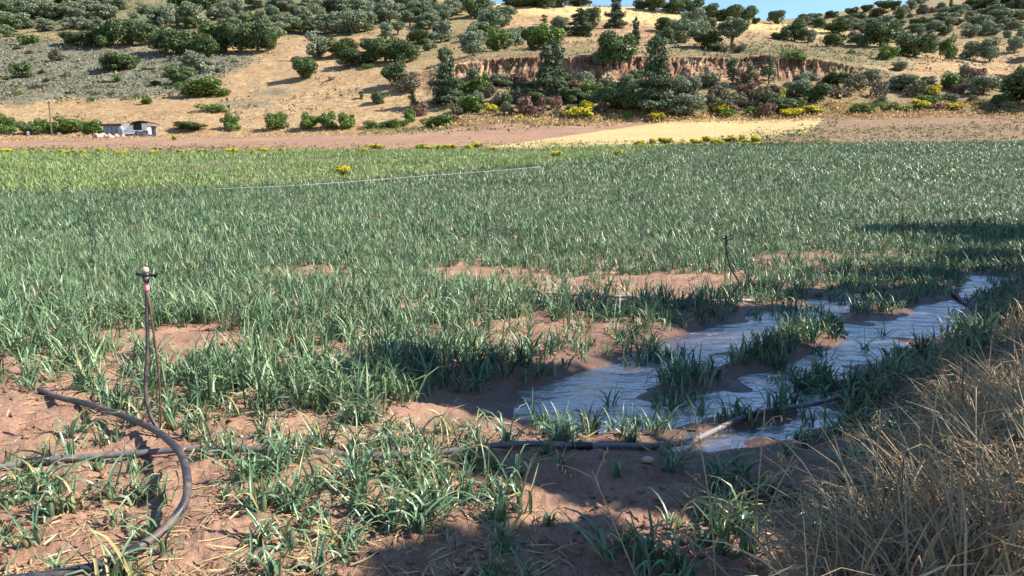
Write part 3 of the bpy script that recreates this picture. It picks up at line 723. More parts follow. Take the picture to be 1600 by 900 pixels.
# ------------------------------------------------------------------ shed, pole, small things at the hill foot
M_WHITE = plain_mat('white_sheet', (.72, .71, .68), .6, .3, .12, 1.5)
M_GREYW = plain_mat('grey_board', (.22, .235, .27), .7, .3, .3, 2)
M_DARKW = plain_mat('dark_cloth', (.035, .035, .04), .8, .2, .5, 2)
M_ROOF = plain_mat('dark_roof', (.075, .06, .055), .8, .3, .4, 2)
M_RUBBLE = plain_mat('pinkish_rubble', (.42, .30, .23), .9, .2, .35, 2)
M_POLE = plain_mat('pole_wood', (.13, .10, .08), .9, .1, .3, 3)
sx, sy, sz = hit(198, 213, 0, 90)
kk = 1 / scale_at(sy, sz)
shed = bpy.data.objects.new('shed', None); COL.objects.link(shed); shed.location = (sx, sy, sz); shed.empty_display_size = .5; shed.scale = (1, 1, .88)
tag(shed, 'ramshackle low white and grey shed with dark curved roof by the hedge', 'shed')
def sp(nm, mat, fn, parent=None):
    mb = MB(); fn(mb); return link(nm, mb.mesh(nm, mat), parent or shed)
X = lambda px: (px - 198) * kk
Zp = lambda py: (213 - py) * kk + .1
def bxp(mb, x0, x1, y0, y1, d0, d1): mb.box(((X(x0) + X(x1)) / 2, (d0 + d1) / 2, (Zp(y0) + Zp(y1)) / 2), (abs(X(x1) - X(x0)), d1 - d0, abs(Zp(y0) - Zp(y1))))
sp('wall', M_GREYW, lambda m: bxp(m, 161, 190, 195, 214, .2, 3.0))
for i, x0 in enumerate((163, 169, 176, 183)): sp('board', M_GREYW, lambda m: bxp(m, x0, x0 + 4.5, 197.5, 209 + (i % 2), .06, .18))
r1 = sp('roof', M_ROOF, lambda m: m.box((X(175), 1.5, Zp(193.6)), (X(191) - X(158), 3.6, .22), 0, math.radians(-2)))
sp('white_panel', M_WHITE, lambda m: bxp(m, 190.2, 208, 193, 208, .1, .3))
sp('panel_flap', M_WHITE, lambda m: m.box((X(192.5), -.05, Zp(203)), (.35, .1, 1.35), 0, math.radians(-28)))
sp('back_wall', M_GREYW, lambda m: bxp(m, 190.2, 232, 194, 213, 2.6, 2.8))
sp('curtain', M_DARKW, lambda m: [m.box((X(209.5 + i * 2.1), .25 + .06 * (i % 2), Zp(198.5)), (2.0 * kk, .08, 1.15)) for i in range(6)])
sp('white_panel', M_WHITE, lambda m: bxp(m, 222, 230.5, 191.5, 204, .1, .28))
sp('side_wall', M_WHITE, lambda m: bxp(m, 230.6, 231.6, 194, 210, .3, 1.1))
sp('rail', M_WHITE, lambda m: m.box((X(214), -.1, Zp(204.5)), (X(224) - X(204), .1, .2), 0, 0))
sp('low_board', M_WHITE, lambda m: m.box((X(202), -.25, Zp(209)), (1.9, .12, .28), 0, math.radians(-4)))
sp('skirt', M_GREYW, lambda m: bxp(m, 205, 230, 206, 214, .3, .42))
def arch(m):
    for a in np.linspace(.15, 2.6, 9):
        m.box((X(222) - math.cos(a) * 1.5, 1.4, Zp(194) + math.sin(a) * .62), (.62, 3.3, .1), 0, -(math.pi / 2 - a) * .5)
sp('arched_roof', M_ROOF, arch)
sp('post', M_POLE, lambda m: bxp(m, 216, 217.3, 204, 216, -.35, -.22))
for i in range(9):
    px = 150 + i * 5.2 + random.uniform(-1, 1); x, y, z = hit(px, 214.5 + random.uniform(-1, 1), 0, 90); s = random.uniform(.3, .55)
    mb = MB(); pts = np.random.default_rng(i).normal(0, 1, (14, 3)); pts /= np.linalg.norm(pts, axis=1)[:, None]
    import bmesh
    bm = bmesh.new(); [bm.verts.new(Vector(p) * s) for p in pts]; bmesh.ops.convex_hull(bm, input=bm.verts)
    me = bpy.data.meshes.new('rubble_stone'); bm.to_mesh(me); bm.free(); me.materials.append(M_RUBBLE)
    link('rubble_stone', me, None, (x, y, z + s * .35), 'pinkish rubble stone heaped at the foot of the grey shed wall', 'stone', 'rubble at the shed foot')
x, y, z = hit(81, 213, 0, 90); k2 = 1 / scale_at(y, z)
pole = bpy.data.objects.new('utility_pole', None); COL.objects.link(pole); pole.location = (x, y, z)
tag(pole, 'thin weathered wooden utility pole standing in the hedge', 'pole')
link('pole_shaft', MB().tube([[0, 0, -.4], [0, 0, 53 * k2]], [.11, .085], 8).mesh('pole_shaft', M_POLE), pole)
link('cross_arm', MB().box((0, -.05, 51 * k2), (.7, .09, .1)).mesh('cross_arm', M_POLE), pole)
for dx in (-.28, .28): link('insulator', MB().tube([[dx, -.05, 51 * k2 + .05], [dx, -.05, 51 * k2 + .2]], .035, 6).mesh('insulator', M_WHITE), pole)
def barrel(px, py, lab, nm, mat, h, r):
    x, y, z = hit(px, py, 0, 90); o = bpy.data.objects.new(nm, None); COL.objects.link(o); o.location = (x, y, z - .05); tag(o, lab, 'container')
    link('body', MB().tube([[0, 0, 0], [0, 0, h * .05], [0, 0, h * .5], [0, 0, h * .95], [0, 0, h]], [r * .9, r, r * 1.05, r, r * .9], 12).mesh('body', mat, True), o)
    link('lid', MB().tube([[0, 0, h - .01], [0, 0, h + .06]], [r * .6, r * .55], 12).mesh('lid', mat), o)
barrel(45, 212, 'small white water drum among the hedge shrubs', 'water_drum', M_WHITE, .7, .26)
barrel(93, 211, 'low white tub beside the utility pole', 'plastic_tub', M_WHITE, .42, .34)

tufts_on('field_margin', 'dry and green weeds along the ragged margin of the far field', [(-200, 233), (700, 229), (1000, 222), (1300, 219), (1300, 230), (900, 238), (-200, 243)], 2600, .26, M_GRASSG, 1.2, 12, yr=(76, 96))
tufts_on('stubble_edge', 'rough weeds on the edge between stubble and fallow ground', [(1040, 226), (1190, 216), (1260, 204), (1300, 186), (1320, 190), (1275, 212), (1200, 224), (1060, 232)], 900, .5, M_GRASSG, 1.2, 13, yr=(78, 130))
tufts_on('hill_low_scrub', 'low dull green scrub dotted between the hillside trees', [(-300, -20), (700, -20), (1240, 30), (1700, -30), (1700, 178), (1000, 184), (640, 190), (-300, 205)], 2600, .8, M_SCRUB, 1.2, 14, keepd=lambda x, y: fbm(x * .08, y * .08, 3, 97) > .02)

# ------------------------------------------------------------------ the leek crop
M_LEEK = leaf_mat('leek_leaf', (.04, .095, .05), (.24, .355, .19), .22, .33, .6, (.12, .22, .10), tip=(.40, .33, .14), obj_var=.3)
M_CROP = leaf_mat('leek_crop_leaf', (.026, .066, .032), (.21, .32, .155), .18, .42, .5, tip=(.35, .31, .14))
M_WEED = leaf_mat('weedy_crop_leaf', (.11, .18, .05), (.35, .43, .17), .25, .5, .3)
M_LITTER = leaf_mat('dead_leaf', (.34, .23, .11), (.58, .45, .25), .15, .8, .15)
BARE = [(275, 535, 120, 22, .97), (60, 645, 95, 34, .85), (400, 672, 90, 22, .7), (715, 645, 105, 26, .95), (860, 520, 120, 22, .8), (480, 430, 75, 11, .8), (760, 430, 100, 13, .85),
        (960, 455, 150, 24, .85), (1080, 440, 100, 14, .95), (1270, 405, 110, 9, .85), (1400, 402, 70, 7, .7), (960, 775, 190, 42, .82), (1010, 712, 130, 20, .75), (900, 835, 110, 22, .6),
        (180, 700, 70, 14, .6), (120, 840, 70, 30, .5), (250, 880, 60, 30, .35), (1230, 770, 90, 80, .6), (330, 770, 40, 45, .55), (60, 690, 70, 16, .6), (200, 590, 60, 14, .6),
        (560, 690, 80, 12, .6), (150, 775, 60, 20, .5), (420, 870, 60, 20, .4)]
def density(x, y, z):
    px, py = to_pix(x, y, z); d = np.full(px.shape, .95)
    lowd = smooth(480, 560, py) * .42; d = d - lowd
    for cx, cy, rx, ry, k in BARE:
        q = ((px - cx) / rx) ** 2 + ((py - cy) / ry) ** 2; d = d * (1 - k * (1 - smooth(.6, 1.35, q)))
    for cx, cy, rx, ry, k in ((430, 610, 210, 40, .6), (560, 760, 230, 70, .55), (30, 815, 60, 60, .3), (900, 650, 90, 22, .5), (690, 565, 150, 30, .5), (1180, 560, 150, 30, .55), (1150, 780, 55, 70, .5), (720, 590, 130, 30, .6), (1320, 610, 90, 30, .5), (1080, 610, 120, 26, .6), (1250, 530, 120, 20, .5), (1380, 450, 120, 25, .7), (1080, 500, 90, 14, .4)):
        q = ((px - cx) / rx) ** 2 + ((py - cy) / ry) ** 2; d = d + k * (1 - smooth(.5, 1.2, q)) * (1 - smooth(.9, 1, d))
    c, dep_ = chan(x, y); d = d * (1 - .95 * smooth(.25, .5, dep_) * (fbm(x * 1.4, y * 1.4, 2, 66) < .2))
    d = d * (1 - smooth(.05, .55, verge_s(x, y))) * smooth(.03, .13, seg_dist(x, y, main[::4, :2]) + .1 * (y > main[:, 1].max()) + .06 * (fbm(x * 3, y * 3, 2, 39) > .12)) * smooth(.02, .1, seg_dist(x, y, hose[::4, :2]))
    return np.clip(d, 0, 1) ** (1 + .25 * smooth(430, 560, py))
rg = np.random.default_rng(21)
def candidates(y0, y1, per_m2, um=.76):
    n = int(um * (y1 * y1 - y0 * y0) * per_m2); y = np.sqrt(rg.uniform(y0 * y0, y1 * y1, n)); x = rg.uniform(-um, um, n) * y
    return x, y
def flat_pts(P, z=0.0):
    o = []
    for p in P:
        u, t = pix_ut(p[0], p[1]); zz = p[2] if len(p) > 2 else z; Y = (zz - CAM_H) / t; o.append((float(u * Y), float(Y), zz))
    return np.array(o)
def lay(P, lift):
    Q = spline(P, 90); g = ground_z(Q[:, 0], Q[:, 1]); ker = np.ones(9) / 9; g = np.convolve(np.pad(g, 4, mode='edge'), ker, 'valid'); Q[:, 2] = g + lift; return Q
main = lay(flat_pts([(-120, 748), (0, 741), (110, 727), (210, 718), (330, 713), (470, 713), (620, 714), (760, 706), (850, 699), (950, 690), (1050, 683, -.08), (1110, 668, -.14), (1190, 647, -.16), (1290, 632, -.17), (1400, 602, -.17), (1520, 575, -.1)]), .035)
hose = spline(flat_pts([(62, 612, .03), (90, 620, .05), (140, 633, .06), (205, 655, .08), (250, 678, .12), (280, 706, .17), (294, 742, .19), (288, 782, .14), (262, 822, .08), (215, 856, .05), (160, 882, .04), (70, 899, .04), (-60, 915, .04)]), 90)
tt = np.linspace(0, 1, 90); hose[:, 0] +=   .010 * fbm(tt * 12, tt * 0, 2, 3); hose[:, 1] +=   .016 * fbm(tt * 10, tt * 0 + 5, 2, 4)
g = ground_z(hose[:, 0], hose[:, 1]); hose[:, 2] = np.maximum(hose[:, 2], g + .022)
SPR = flat_pts([(249, 682)])[:, :2]
# near plants: individuals
def leek_leaves(rg, nl, size=1.0):
    az0 = rg.uniform(0, 6.28); L = []
    for i in range(nl):
        az = az0 + (i % 2) * math.pi + rg.normal(0, .75)
        base = np.array([[rg.normal(0, .022), rg.normal(0, .022), -.02]])
        ln = rg.uniform(.13, .36) * size; th = abs(rg.normal(.32, .28)); bend = rg.choice([rg.uniform(.1, 1.2), rg.uniform(1.0, 2.4)])
        v, f, _, s = blades(base, np.array([az]), np.array([ln]), np.array([rg.uniform(.009, .020) * size]), np.array([th]), np.array([bend]), 6, rg, .3, .6)
        L.append((v, f, s))
    return L
LEAF_VAR = []
for v in range(14):
    r2 = np.random.default_rng(300 + v); leaves = leek_leaves(r2, int(r2.integers(9, 16)), 1.0)
    meshes = []
    for (vv, ff, s) in leaves:
        d = (r2.random() < .3) * smooth(.55, 1, s) * r2.uniform(.5, 1) if r2.random() < .9 else np.full(len(s), .9)
        meshes.append(fast_mesh('leaf', vv, ff, M_LEEK, {'rnd': np.full(len(vv), np.clip(r2.normal(.5, .3), 0, 1)), 'dry': d * np.ones(len(vv))}, True))
    stalk = MB().tube([[0, 0, -.06], [0, 0, .02], [.004, 0, .07]], [.016, .015, .011], 7).mesh('stalk', LM['sapling'], True)
    LEAF_VAR.append((stalk, meshes))
x, y = candidates(2.9, 9.2, 74, .8); z = ground_z(x, y, True); keep = rg.random(len(x)) < density(x, y, z) * .9
px, py = to_pix(x, y, z); keep &= (px > -60) & (px < 1660) & (py < 960) & (verge_s(x, y) < .3)
x, y, z = x[keep], y[keep], z[keep]
o_ = np.argsort(y); x, y, z = x[o_], y[o_], z[o_]
NEAR = min(300, len(x)); y_split = y[NEAR - 1]
print('near plants', len(x), 'split at', y_split)
for i in range(NEAR):
    st, ms = LEAF_VAR[i % 14]
    r = bpy.data.objects.new('leek_plant', st); COL.objects.link(r); r.location = (x[i], y[i], z[i]); r.rotation_euler = (rg.normal(0, .07), rg.normal(0, .07), rg.uniform(0, 6.28))
    sc_ = rg.uniform(.72, 1.2) * (.8 if chan(x[i:i + 1], y[i:i + 1])[0][0] < .8 else 1); r.scale = (sc_, sc_, sc_ * rg.uniform(.85, 1.1))
    P_ = np.array([x[i], y[i]]); near_ = lambda Q: float(np.min(np.hypot(Q[:, 0] - P_[0], Q[:, 1] - P_[1])))
    if chan(x[i:i + 1], y[i:i + 1])[0][0] < .75: where, gr = 'standing beside the flooded furrows', 'leeks by the flooded furrows'
    elif near_(hose) < .3: where, gr = 'touching the looping black hose', 'leeks along the black hose'
    elif near_(main) < .3: where, gr = 'growing against the long grey pipe', 'leeks along the grey pipe'
    elif near_(SPR) < .6: where, gr = 'close to the pink-capped sprinkler', 'leeks around the sprinkler'
    elif verge_s(P_[0], P_[1]) > -.6: where, gr = 'at the edge of the dry verge', 'leeks at the verge'
    elif y[i] < main[len(main) // 3][1]: where, gr = 'in open soil before the grey pipe', 'leeks before the grey pipe'
    else: where, gr = 'in open soil behind the grey pipe', 'leeks behind the grey pipe'
    tl = sc_ > .98
    tag(r, ('tall bushy' if tl else 'short') + ' leek plant ' + where, 'leek', ('tall ' if tl else 'short ') + gr)
    for me in ms: link('leaf', me, r)
def crop_mesh(name, label, xs, ys, zs, nl, nseg, size, wid, mat, fold=0., seed=1, hmul=1.0, kink=.25):
    rg2 = np.random.default_rng(seed); n = len(xs)
    pat = fbm(xs * .22, ys * .22, 3, 71) + .5 * fbm(xs * .7, ys * .7, 2, 73); row = np.sin((xs * .68 - ys * .73) * 7.5)
    ps = rg2.uniform(.72, 1.2, n) * size * (1 + .38 * pat + .06 * row) * np.where(chan(xs, ys)[0] < .9, .75, 1)
    base = np.repeat(np.stack([xs, ys, zs - .02], -1), nl, 0); m = len(base)
    base[:, :2] += rg2.normal(0, .03, (m, 2)); s = np.repeat(ps, nl)
    az = np.repeat(rg2.uniform(0, 6.28, n), nl) + np.tile(np.arange(nl) % 2 * math.pi, n) + rg2.normal(0, .8, m)
    v, f, lid, ss = blades(base, az, rg2.uniform(.22, .47, m) * s * hmul, wid * rg2.uniform(.7, 1.3, m), np.abs(rg2.normal(.25, .2, m)), rg2.uniform(.1, 1.4, m), nseg, rg2, fold, kink)
    r_ = np.clip(np.repeat(rg2.normal(.5, .17, n) + .28 * fbm(xs * .3 + 40, ys * .3, 3, 75) + .1 * row, nl) + rg2.normal(0, .3, m), 0, 1); dr = (rg2.random(m) < .03) * .8
    link(name, fast_mesh(name, v, f, mat, {'rnd': r_[lid], 'dry': dr[lid]}, True), kind='stuff', label=label, cat='crop')
    print(name, len(f))
def field(y0, y1, per, f=1.0):
    x, y = candidates(y0, y1, per); z = ground_z(x, y, True)
    k = rg.random(len(x)) < density(x, y, z) * f; return x[k], y[k], z[k]
WEEDPOLY = [(-500, 200), (1080, 215), (1010, 240), (845, 258), (480, 288), (300, 297), (-500, 306)]
def not_weed(x, y, z):
    px, py = to_pix(x, y, z); return ~inpoly(px, py + rg.normal(0, 2.5, len(px)), WEEDPOLY)
xs, ys, zs = x[NEAR:], y[NEAR:], z[NEAR:]
a = field(9.2, 20, 38)
crop_mesh('leek_crop', 'leeks growing thick behind the looping hose and pipe', xs, ys, zs, 9, 4, .88, .018, M_CROP, .25, 4, kink=.45)
crop_mesh('leek_crop', 'dense grey-green leek crop beyond the sprinkler', a[0], a[1], a[2], 8, 3, .88, .018, M_CROP, 0, 5, kink=.45)
a = field(20, 45, 22); m = not_weed(*a)
crop_mesh('leek_crop', 'even mass of leek leaves across the middle of the field', a[0][m], a[1][m], a[2][m], 5, 2, .92, .03, M_CROP, 0, 6)
a = field(45, 80, 15); m = not_weed(*a)
crop_mesh('leek_crop', 'distant leek rows reaching the far edge of the field', a[0][m], a[1][m], a[2][m], 3, 2, .95, .058, M_CROP, 0, 7)
a = field(30, 80.5, 9); m = ~not_weed(*a) & (rg.random(len(a[0])) < .55 + 1.6 * fbm(a[0] * .12, a[1] * .12, 3, 29) + .25)
crop_mesh('weedy_strip', 'lighter yellow-green weedy strip at the far edge of the field', a[0][m], a[1][m], a[2][m], 4, 2, 1.1, .066, M_WEED, 0, 8)
# dead leaves lying on the soil
n = 9000; y = 2.9 + 13 * rg.random(n) ** 1.7; x = rg.uniform(-.75, .75, n) * y
k = ((chan(x, y)[1] < .4) | (rg.random(n) < .5)) & (verge_s(x, y) < .8) & (fbm(x * .9, y * .9, 3, 15) > -.12); x, y = x[k], y[k]; n = len(x)
v, f, lid, ss = blades(np.stack([x, y, np.maximum(ground_z(x, y), np.where(chan(x, y)[0] < .7, WATER_Z, -9)) + .008], -1), rg.uniform(0, 6.28, n), rg.uniform(.04, .2, n), rg.uniform(.004, .012, n), rg.normal(1.5, .08, n), rg.normal(0, .25, n), 3, rg)
link('leaf_litter', fast_mesh('leaf_litter', v, f, M_LITTER, {'rnd': rg.random(n)[lid]}), kind='stuff', label='dead straw-coloured leaves littering the soil', cat='litter')

# crumbly clods and pebbles
n = 11000; y = 2.9 + 15 * rg.random(n) ** 1.6; x = rg.uniform(-.75, .75, n) * y; dch_, dep_ = chan(x, y)
k = (dep_ < .35) & (verge_s(x, y) < .6) & (fbm(x * 1.3, y * 1.3, 3, 19) > -.1); x, y = x[k], y[k]; n = len(x); s = .004 + .028 * rg.random(n) ** 3.5
oct_ = np.array([[1, 0, 0], [-1, 0, 0], [0, 1, 0], [0, -1, 0], [0, 0, 1], [0, 0, -1]], float); of = np.array([[0, 2, 4], [2, 1, 4], [1, 3, 4], [3, 0, 4], [2, 0, 5], [1, 2, 5], [3, 1, 5], [0, 3, 5]])
a = rg.uniform(0, 6.28, n); R2 = np.stack([np.stack([np.cos(a), -np.sin(a)], -1), np.stack([np.sin(a), np.cos(a)], -1)], 1)
ov = oct_[None] * rg.uniform(.55, 1.3, (n, 6, 1)) * s[:, None, None] * np.array([1.1, 1, .7]) + rg.normal(0, .22, (n, 6, 3)) * s[:, None, None]
ov[..., :2] = np.einsum('nij,nkj->nki', R2, ov[..., :2]); ov += np.stack([x, y, ground_z(x, y) + s * .25], -1)[:, None]
link('soil_clod', fast_mesh('soil_clod', ov.reshape(-1, 3), (np.arange(n)[:, None, None] * 6 + of[None]).reshape(-1, 3), M_SOIL, {'wet': np.repeat(np.clip(np.exp(-(chan(x, y)[0] / .75) ** 2), 0, 1), 6), 'litter': np.zeros(n * 6)}), kind='stuff', label='crumbly clods scattered over the tilled soil', cat='soil')

# yellow weeds in flower along the far field edge
wst = None
def mustard(px, py, w_, h_, label=None):
    x, y, z = hit(px, py, 0, 20); tr, cr, ex, W, H = proto('broom', cnt[0] % 3); cnt[0] += 1; s = scale_at(y, z)
    r = bpy.data.objects.new('yellow_weed', None); COL.objects.link(r); r.location = (x, y, z - .05); r.scale = (w_ / s / W, w_ / s / W, h_ / s / H); r.rotation_euler = (0, 0, random.uniform(0, 6))
    for nm, me in (('stem', tr), ('foliage', cr), ('blossom', ex)): link(nm, me, r)
    tag(r, label or 'yellow-flowering weed clump on the border of field and ploughed strip', 'weed', None if label else 'yellow weeds on the field border')
for px, py in ((8, 240), (38, 243), (112, 241), (130, 242), (190, 243), (240, 243), (362, 240), (395, 240), (412, 238), (440, 238), (570, 239), (655, 234), (672, 234), (690, 234), (733, 234),
               (770, 236), (1000, 226), (1020, 225), (1040, 224), (1085, 226), (1105, 222), (1140, 221), (1160, 220), (1180, 222)): mustard(px, py, random.uniform(9, 22), random.uniform(6, 10))
for i in range(26):
    px = random.choice((random.uniform(0, 460), random.uniform(560, 780), random.uniform(990, 1190))); mustard(px, 241 - px * .013 + random.uniform(-2, 2), random.uniform(7, 18), random.uniform(4, 8))
mustard(537, 274, 26, 15, 'large yellow-flowering weed clump inside the weedy strip')
mustard(870, 246, 16, 10, 'small lime yellow weed by the end of the thin pale pipe')
mustard(966, 243, 13, 8, 'tiny yellow weed where the weedy strip narrows')
mustard(273, 219, 7, 9, 'single yellow plant on the ploughed strip near the shed')

# ------------------------------------------------------------------ irrigation pipes and sprinklers
def dusty(name, col, dust, lo, hi, rough):
    m, nt, bs = new_mat(name); tc = N(nt, 'ShaderNodeTexCoord')
    f = ramp(nt, noise(nt, 7, 7, .7, tc.outputs['Object']), lo, hi)
    nt.links.new(mixc(nt, f, col, dust), bs.inputs['Base Color']); r_ = N(nt, 'ShaderNodeMapRange'); nt.links.new(f, r_.inputs[0]); r_.inputs[3].default_value = rough; r_.inputs[4].default_value = .85
    nt.links.new(r_.outputs[0], bs.inputs['Roughness']); bump(nt, bs, noise(nt, 60, 4, .6, tc.outputs['Object']), .35, .004); return m
M_PIPE = dusty('muddy_black_pipe', (.022, .025, .034), (.17, .12, .09), .42, .68, .42)
M_PIPEG = dusty('dusty_grey_pipe', (.10, .10, .11), (.26, .19, .15), .42, .72, .4)
M_PALE = plain_mat('pale_pipe', (.34, .33, .29), .6, .3, .15, 4)
M_BLACK = plain_mat('black_plastic', (.018, .018, .02), .4, .5, .3, 20)
M_ROD = plain_mat('rusty_rod', (.12, .07, .05), .6, .4, .4, 30, .3)
M_CAP = plain_mat('pale_pink_plastic', (.46, .36, .33), .5, .4, .15, 30)
M_PINK = plain_mat('pink_joint', (.58, .25, .27), .5, .4, .2, 30)
M_STEEL = plain_mat('metal_clamp', (.35, .36, .38), .35, .5, .15, 30, .8)
def pipe_thing(nm, label, Q, r, mat, coup, cat='pipe'):
    o = bpy.data.objects.new(nm, None); COL.objects.link(o); o.location = Q[0]; tag(o, label, cat)
    link('pipe_run', MB().tube(Q - Q[0], r, 12).mesh('pipe_run', mat, True), o)
    for t in coup:
        i = int(t * (len(Q) - 2)); d = Q[i + 1] - Q[i]; d /= np.linalg.norm(d); c = Q[i] - Q[0]
        link('coupling', MB().tube([c - d * .07, c - d * .065, c + d * .065, c + d * .07], [r * 1.05, r * 1.3, r * 1.3, r * 1.05], 12).mesh('coupling', M_BLACK, True), o)
    return o
pipe_thing('irrigation_pipe', 'long grey irrigation pipe lying straight across the soil into the puddle', main, .020, M_PIPEG, (.11, .58, .8))
pipe_thing('irrigation_hose', 'thick black hose looping up over the grey pipe and back along the soil', hose, .0215, M_PIPE, (.8,))
back = lay(flat_pts([(690, 458, -.12), (760, 458, -.12), (860, 466, -.14), (960, 474, -.15), (1060, 478, -.15), (1130, 477, -.15), (1190, 474, -.16)]), .03)
pipe_thing('irrigation_pipe', 'thin pale pipe lying under the sprinkler beside the flooded furrows', back, .022, M_PALE, (.3, .9))
side = lay(flat_pts([(1480, 452, -.19), (1500, 470, -.19), (1525, 482, -.19), (1560, 490, -.15)]), .04)
pipe_thing('irrigation_pipe', 'short dark pipe end by the puddle at the dry verge', side, .03, M_PIPE, (.5,))
q = spline([hit(*e, .4, 20) for e in ((330, 292), (485, 285), (660, 272), (845, 258))], 60); q[:, 2] = terr(q[:, 0], q[:, 1]) + .27
pt = pipe_thing('lateral_pipe', 'long thin pale pipe between the leeks and the weedy strip', q, .015, M_PALE, (.3, .6))
for i in range(2, 60, 11): link('support', MB().tube([q[i] - q[0] - [0, 0, .45], q[i] - q[0]], .015, 6).mesh('support', M_BLACK), pt)
def sprinkler(base, h, label, tube_side, lean=0., near=False):
    o = bpy.data.objects.new('sprinkler', None); COL.objects.link(o); o.location = base; tag(o, label, 'sprinkler', 'field sprinklers')
    top = np.array([lean * h, 0, h])
    link('stake', MB().tube(spline([[.02 * tube_side + .03, 0, -.12], [.025, 0, h * .4], top * .93], 8), .0075, 7).mesh('stake', M_ROD, True), o)
    T = spline([[.10 * abs(tube_side) * (1 if tube_side > 0 else 1.0), -.05, -.02], [-.02 if tube_side < 0 else .11, -.03, .1], [-.065 if tube_side < 0 else .15 * tube_side, -.01, h * .28],
                [-.035 if tube_side < 0 else .06 * tube_side, 0, h * .55], top * .88 + [-.004, 0, 0], top * .95], 26)
    link('feed_tube', MB().tube(T, .0125, 8).mesh('feed_tube', M_BLACK if not near else M_PIPE, True), o)
    link('joint', MB().tube([top * [1, 1, .885], top * [1, 1, .9], top * [1, 1, .93], top * [1, 1, .945]], [.012, .018, .016, .011], 10).mesh('joint', M_PINK if near else M_BLACK, True), o)
    link('neck', MB().tube([top * [1, 1, .94], top * [1, 1, .955], top * [1, 1, .975]], [.017, .02, .026], 10).mesh('neck', M_BLACK if not near else M_PIPE, True), o)
    hd = link('head', MB().tube([top * [1, 1, .975], top * [1, 1, .982], top * [1, 1, .998]], [.022, .030, .026], 12).mesh('head', M_BLACK, True), o)
    link('arm', MB().tube([top + [-.065, 0, -.008], top + [-.04, .01, -.018], top + [0, 0, -.012], top + [.04, .012, -.02], top + [.062, 0, -.028]], [.007, .010, .014, .009, .011], 8).mesh('arm', M_BLACK, True), o)
    link('nozzle', MB().tube([top + [.06, -.01, -.024], top + [.09, -.02, .0]], [.013, .008], 8).mesh('nozzle', M_BLACK, True), o)
    link('cap', MB().tube([top * [1, 1, .998], top + [0, 0, .012], top + [0, 0, .03], top + [0, 0, .036]], [.017, .022, .018, .008], 12).mesh('cap', M_CAP if near else M_BLACK, True), o)
    return o
b = flat_pts([(249, 682)])[0]; hh = 256 / scale_at(b[1], .5) / .99
sprinkler((b[0], b[1], terr1(b[0], b[1])), hh, 'sprinkler with pinkish cap on a thin stake beside the looping black hose', -1, -.012, True)
b = flat_pts([(1128, 477, -.17)])[0]; hh = 101 / scale_at(b[1], .3)
sprinkler((b[0], b[1], terr1(b[0], b[1])), hh, 'black sprinkler on a wire stake standing by the flooded furrows', 1.6, .03)
for px, py, lb in ((137, 331, 'sprinkler head poking above the dense leek crop'), (196, 313, 'sprinkler head poking above the dense leek crop'), (880, 285, 'sprinkler head poking above the dense leek crop'),
                   (1411, 338, 'dark sprinkler at the shaded margin of the crop')):
    x, y, z = hit(px, py, 1.02, 12); sprinkler((x, y, z), 1.02, lb, 1, 0)

# stone and dried seed head
def rock(nm, label, px, py, s, mat, zoff, seed, plane=-.15):
    x, y, z = flat_pts([(px, py, plane)])[0]; r3 = np.random.default_rng(seed); pts = r3.normal(0, 1, (40, 3)); pts /= np.linalg.norm(pts, axis=1)[:, None]
    bm = bmesh.new(); [bm.verts.new(Vector(p * np.array([1.15, .9, .75]) * s)) for p in pts]; bmesh.ops.convex_hull(bm, input=bm.verts)
    me = bpy.data.meshes.new(nm); bm.to_mesh(me); bm.free(); me.materials.append(mat); me.polygons.foreach_set('use_smooth', np.ones(len(me.polygons), bool))
    link(nm, me, None, (x, y, terr1(x, y) + zoff), label, 'stone')
rock('stone', 'small pale round stone lying on the soil beside the pipe', 915, 466, .06, plain_mat('pale_stone', (.62, .48, .38), .8, .3, .12, 12), .03, 4)
rock('stone', 'little tan stone next to the grey pipe', 1012, 707, .035, plain_mat('tan_stone', (.5, .36, .25), .8, .3, .12, 12), .015, 6, 0)

# ------------------------------------------------------------------ dry verge
M_DRY = leaf_mat('dry_verge_grass', (.13, .085, .055), (.54, .40, .24), .2, .7, .2, tip=(.20, .20, .12))
rg = np.random.default_rng(99)
def verge_grass(name, label, n, smin, smax, ymin, ymax, lmin, lmax, wid, mat, seed, bendr=(.3, 2.0), greyness=0., curl=.4):
    r2 = np.random.default_rng(seed); k = n * 5
    y = r2.uniform(ymin, ymax, k) if ymax < 6 else np.sqrt(r2.uniform(ymin ** 2, ymax ** 2, k)); s = r2.uniform(smin, smax, k); x = 1.2 + (s + (y - 3.1) * .61) / .79
    px, py = to_pix(x, y, ground_z(x, y, False) + .3); m = (px < 1750) & (px > 900) & (fbm(x * 1.6, y * 1.6, 3, seed) > -.22); x, y = x[m][:n], y[m][:n]; n = len(x)
    base = np.stack([x, y, ground_z(x, y) - .02], -1)
    v, f, lid, ss = blades(base, r2.uniform(0, 6.28, n), r2.uniform(lmin, lmax, n), wid * r2.uniform(.5, 1.5, n), np.abs(r2.normal(.35, .3, n)), r2.uniform(*bendr, n), 5, r2, 0, curl, 4)
    link(name, fast_mesh(name, v, f, mat, {'rnd': np.clip(r2.normal(.5, .3, n), 0, 1)[lid], 'dry': (r2.random(n) < greyness)[lid] * .9}, True), kind='stuff', label=label, cat='grass')
verge_grass('dry_grass', 'tangled dry tan grass on the verge beside the field', 8500, .3, 3.2, 2.2, 5.2, .25, .8, .0065, M_DRY, 1, greyness=.25)
verge_grass('dry_grass', 'grey dry grass and weeds further along the shaded verge', 10500, .3, 3.5, 4.6, 22, .18, .5, .012, M_DRY, 2, greyness=.75)
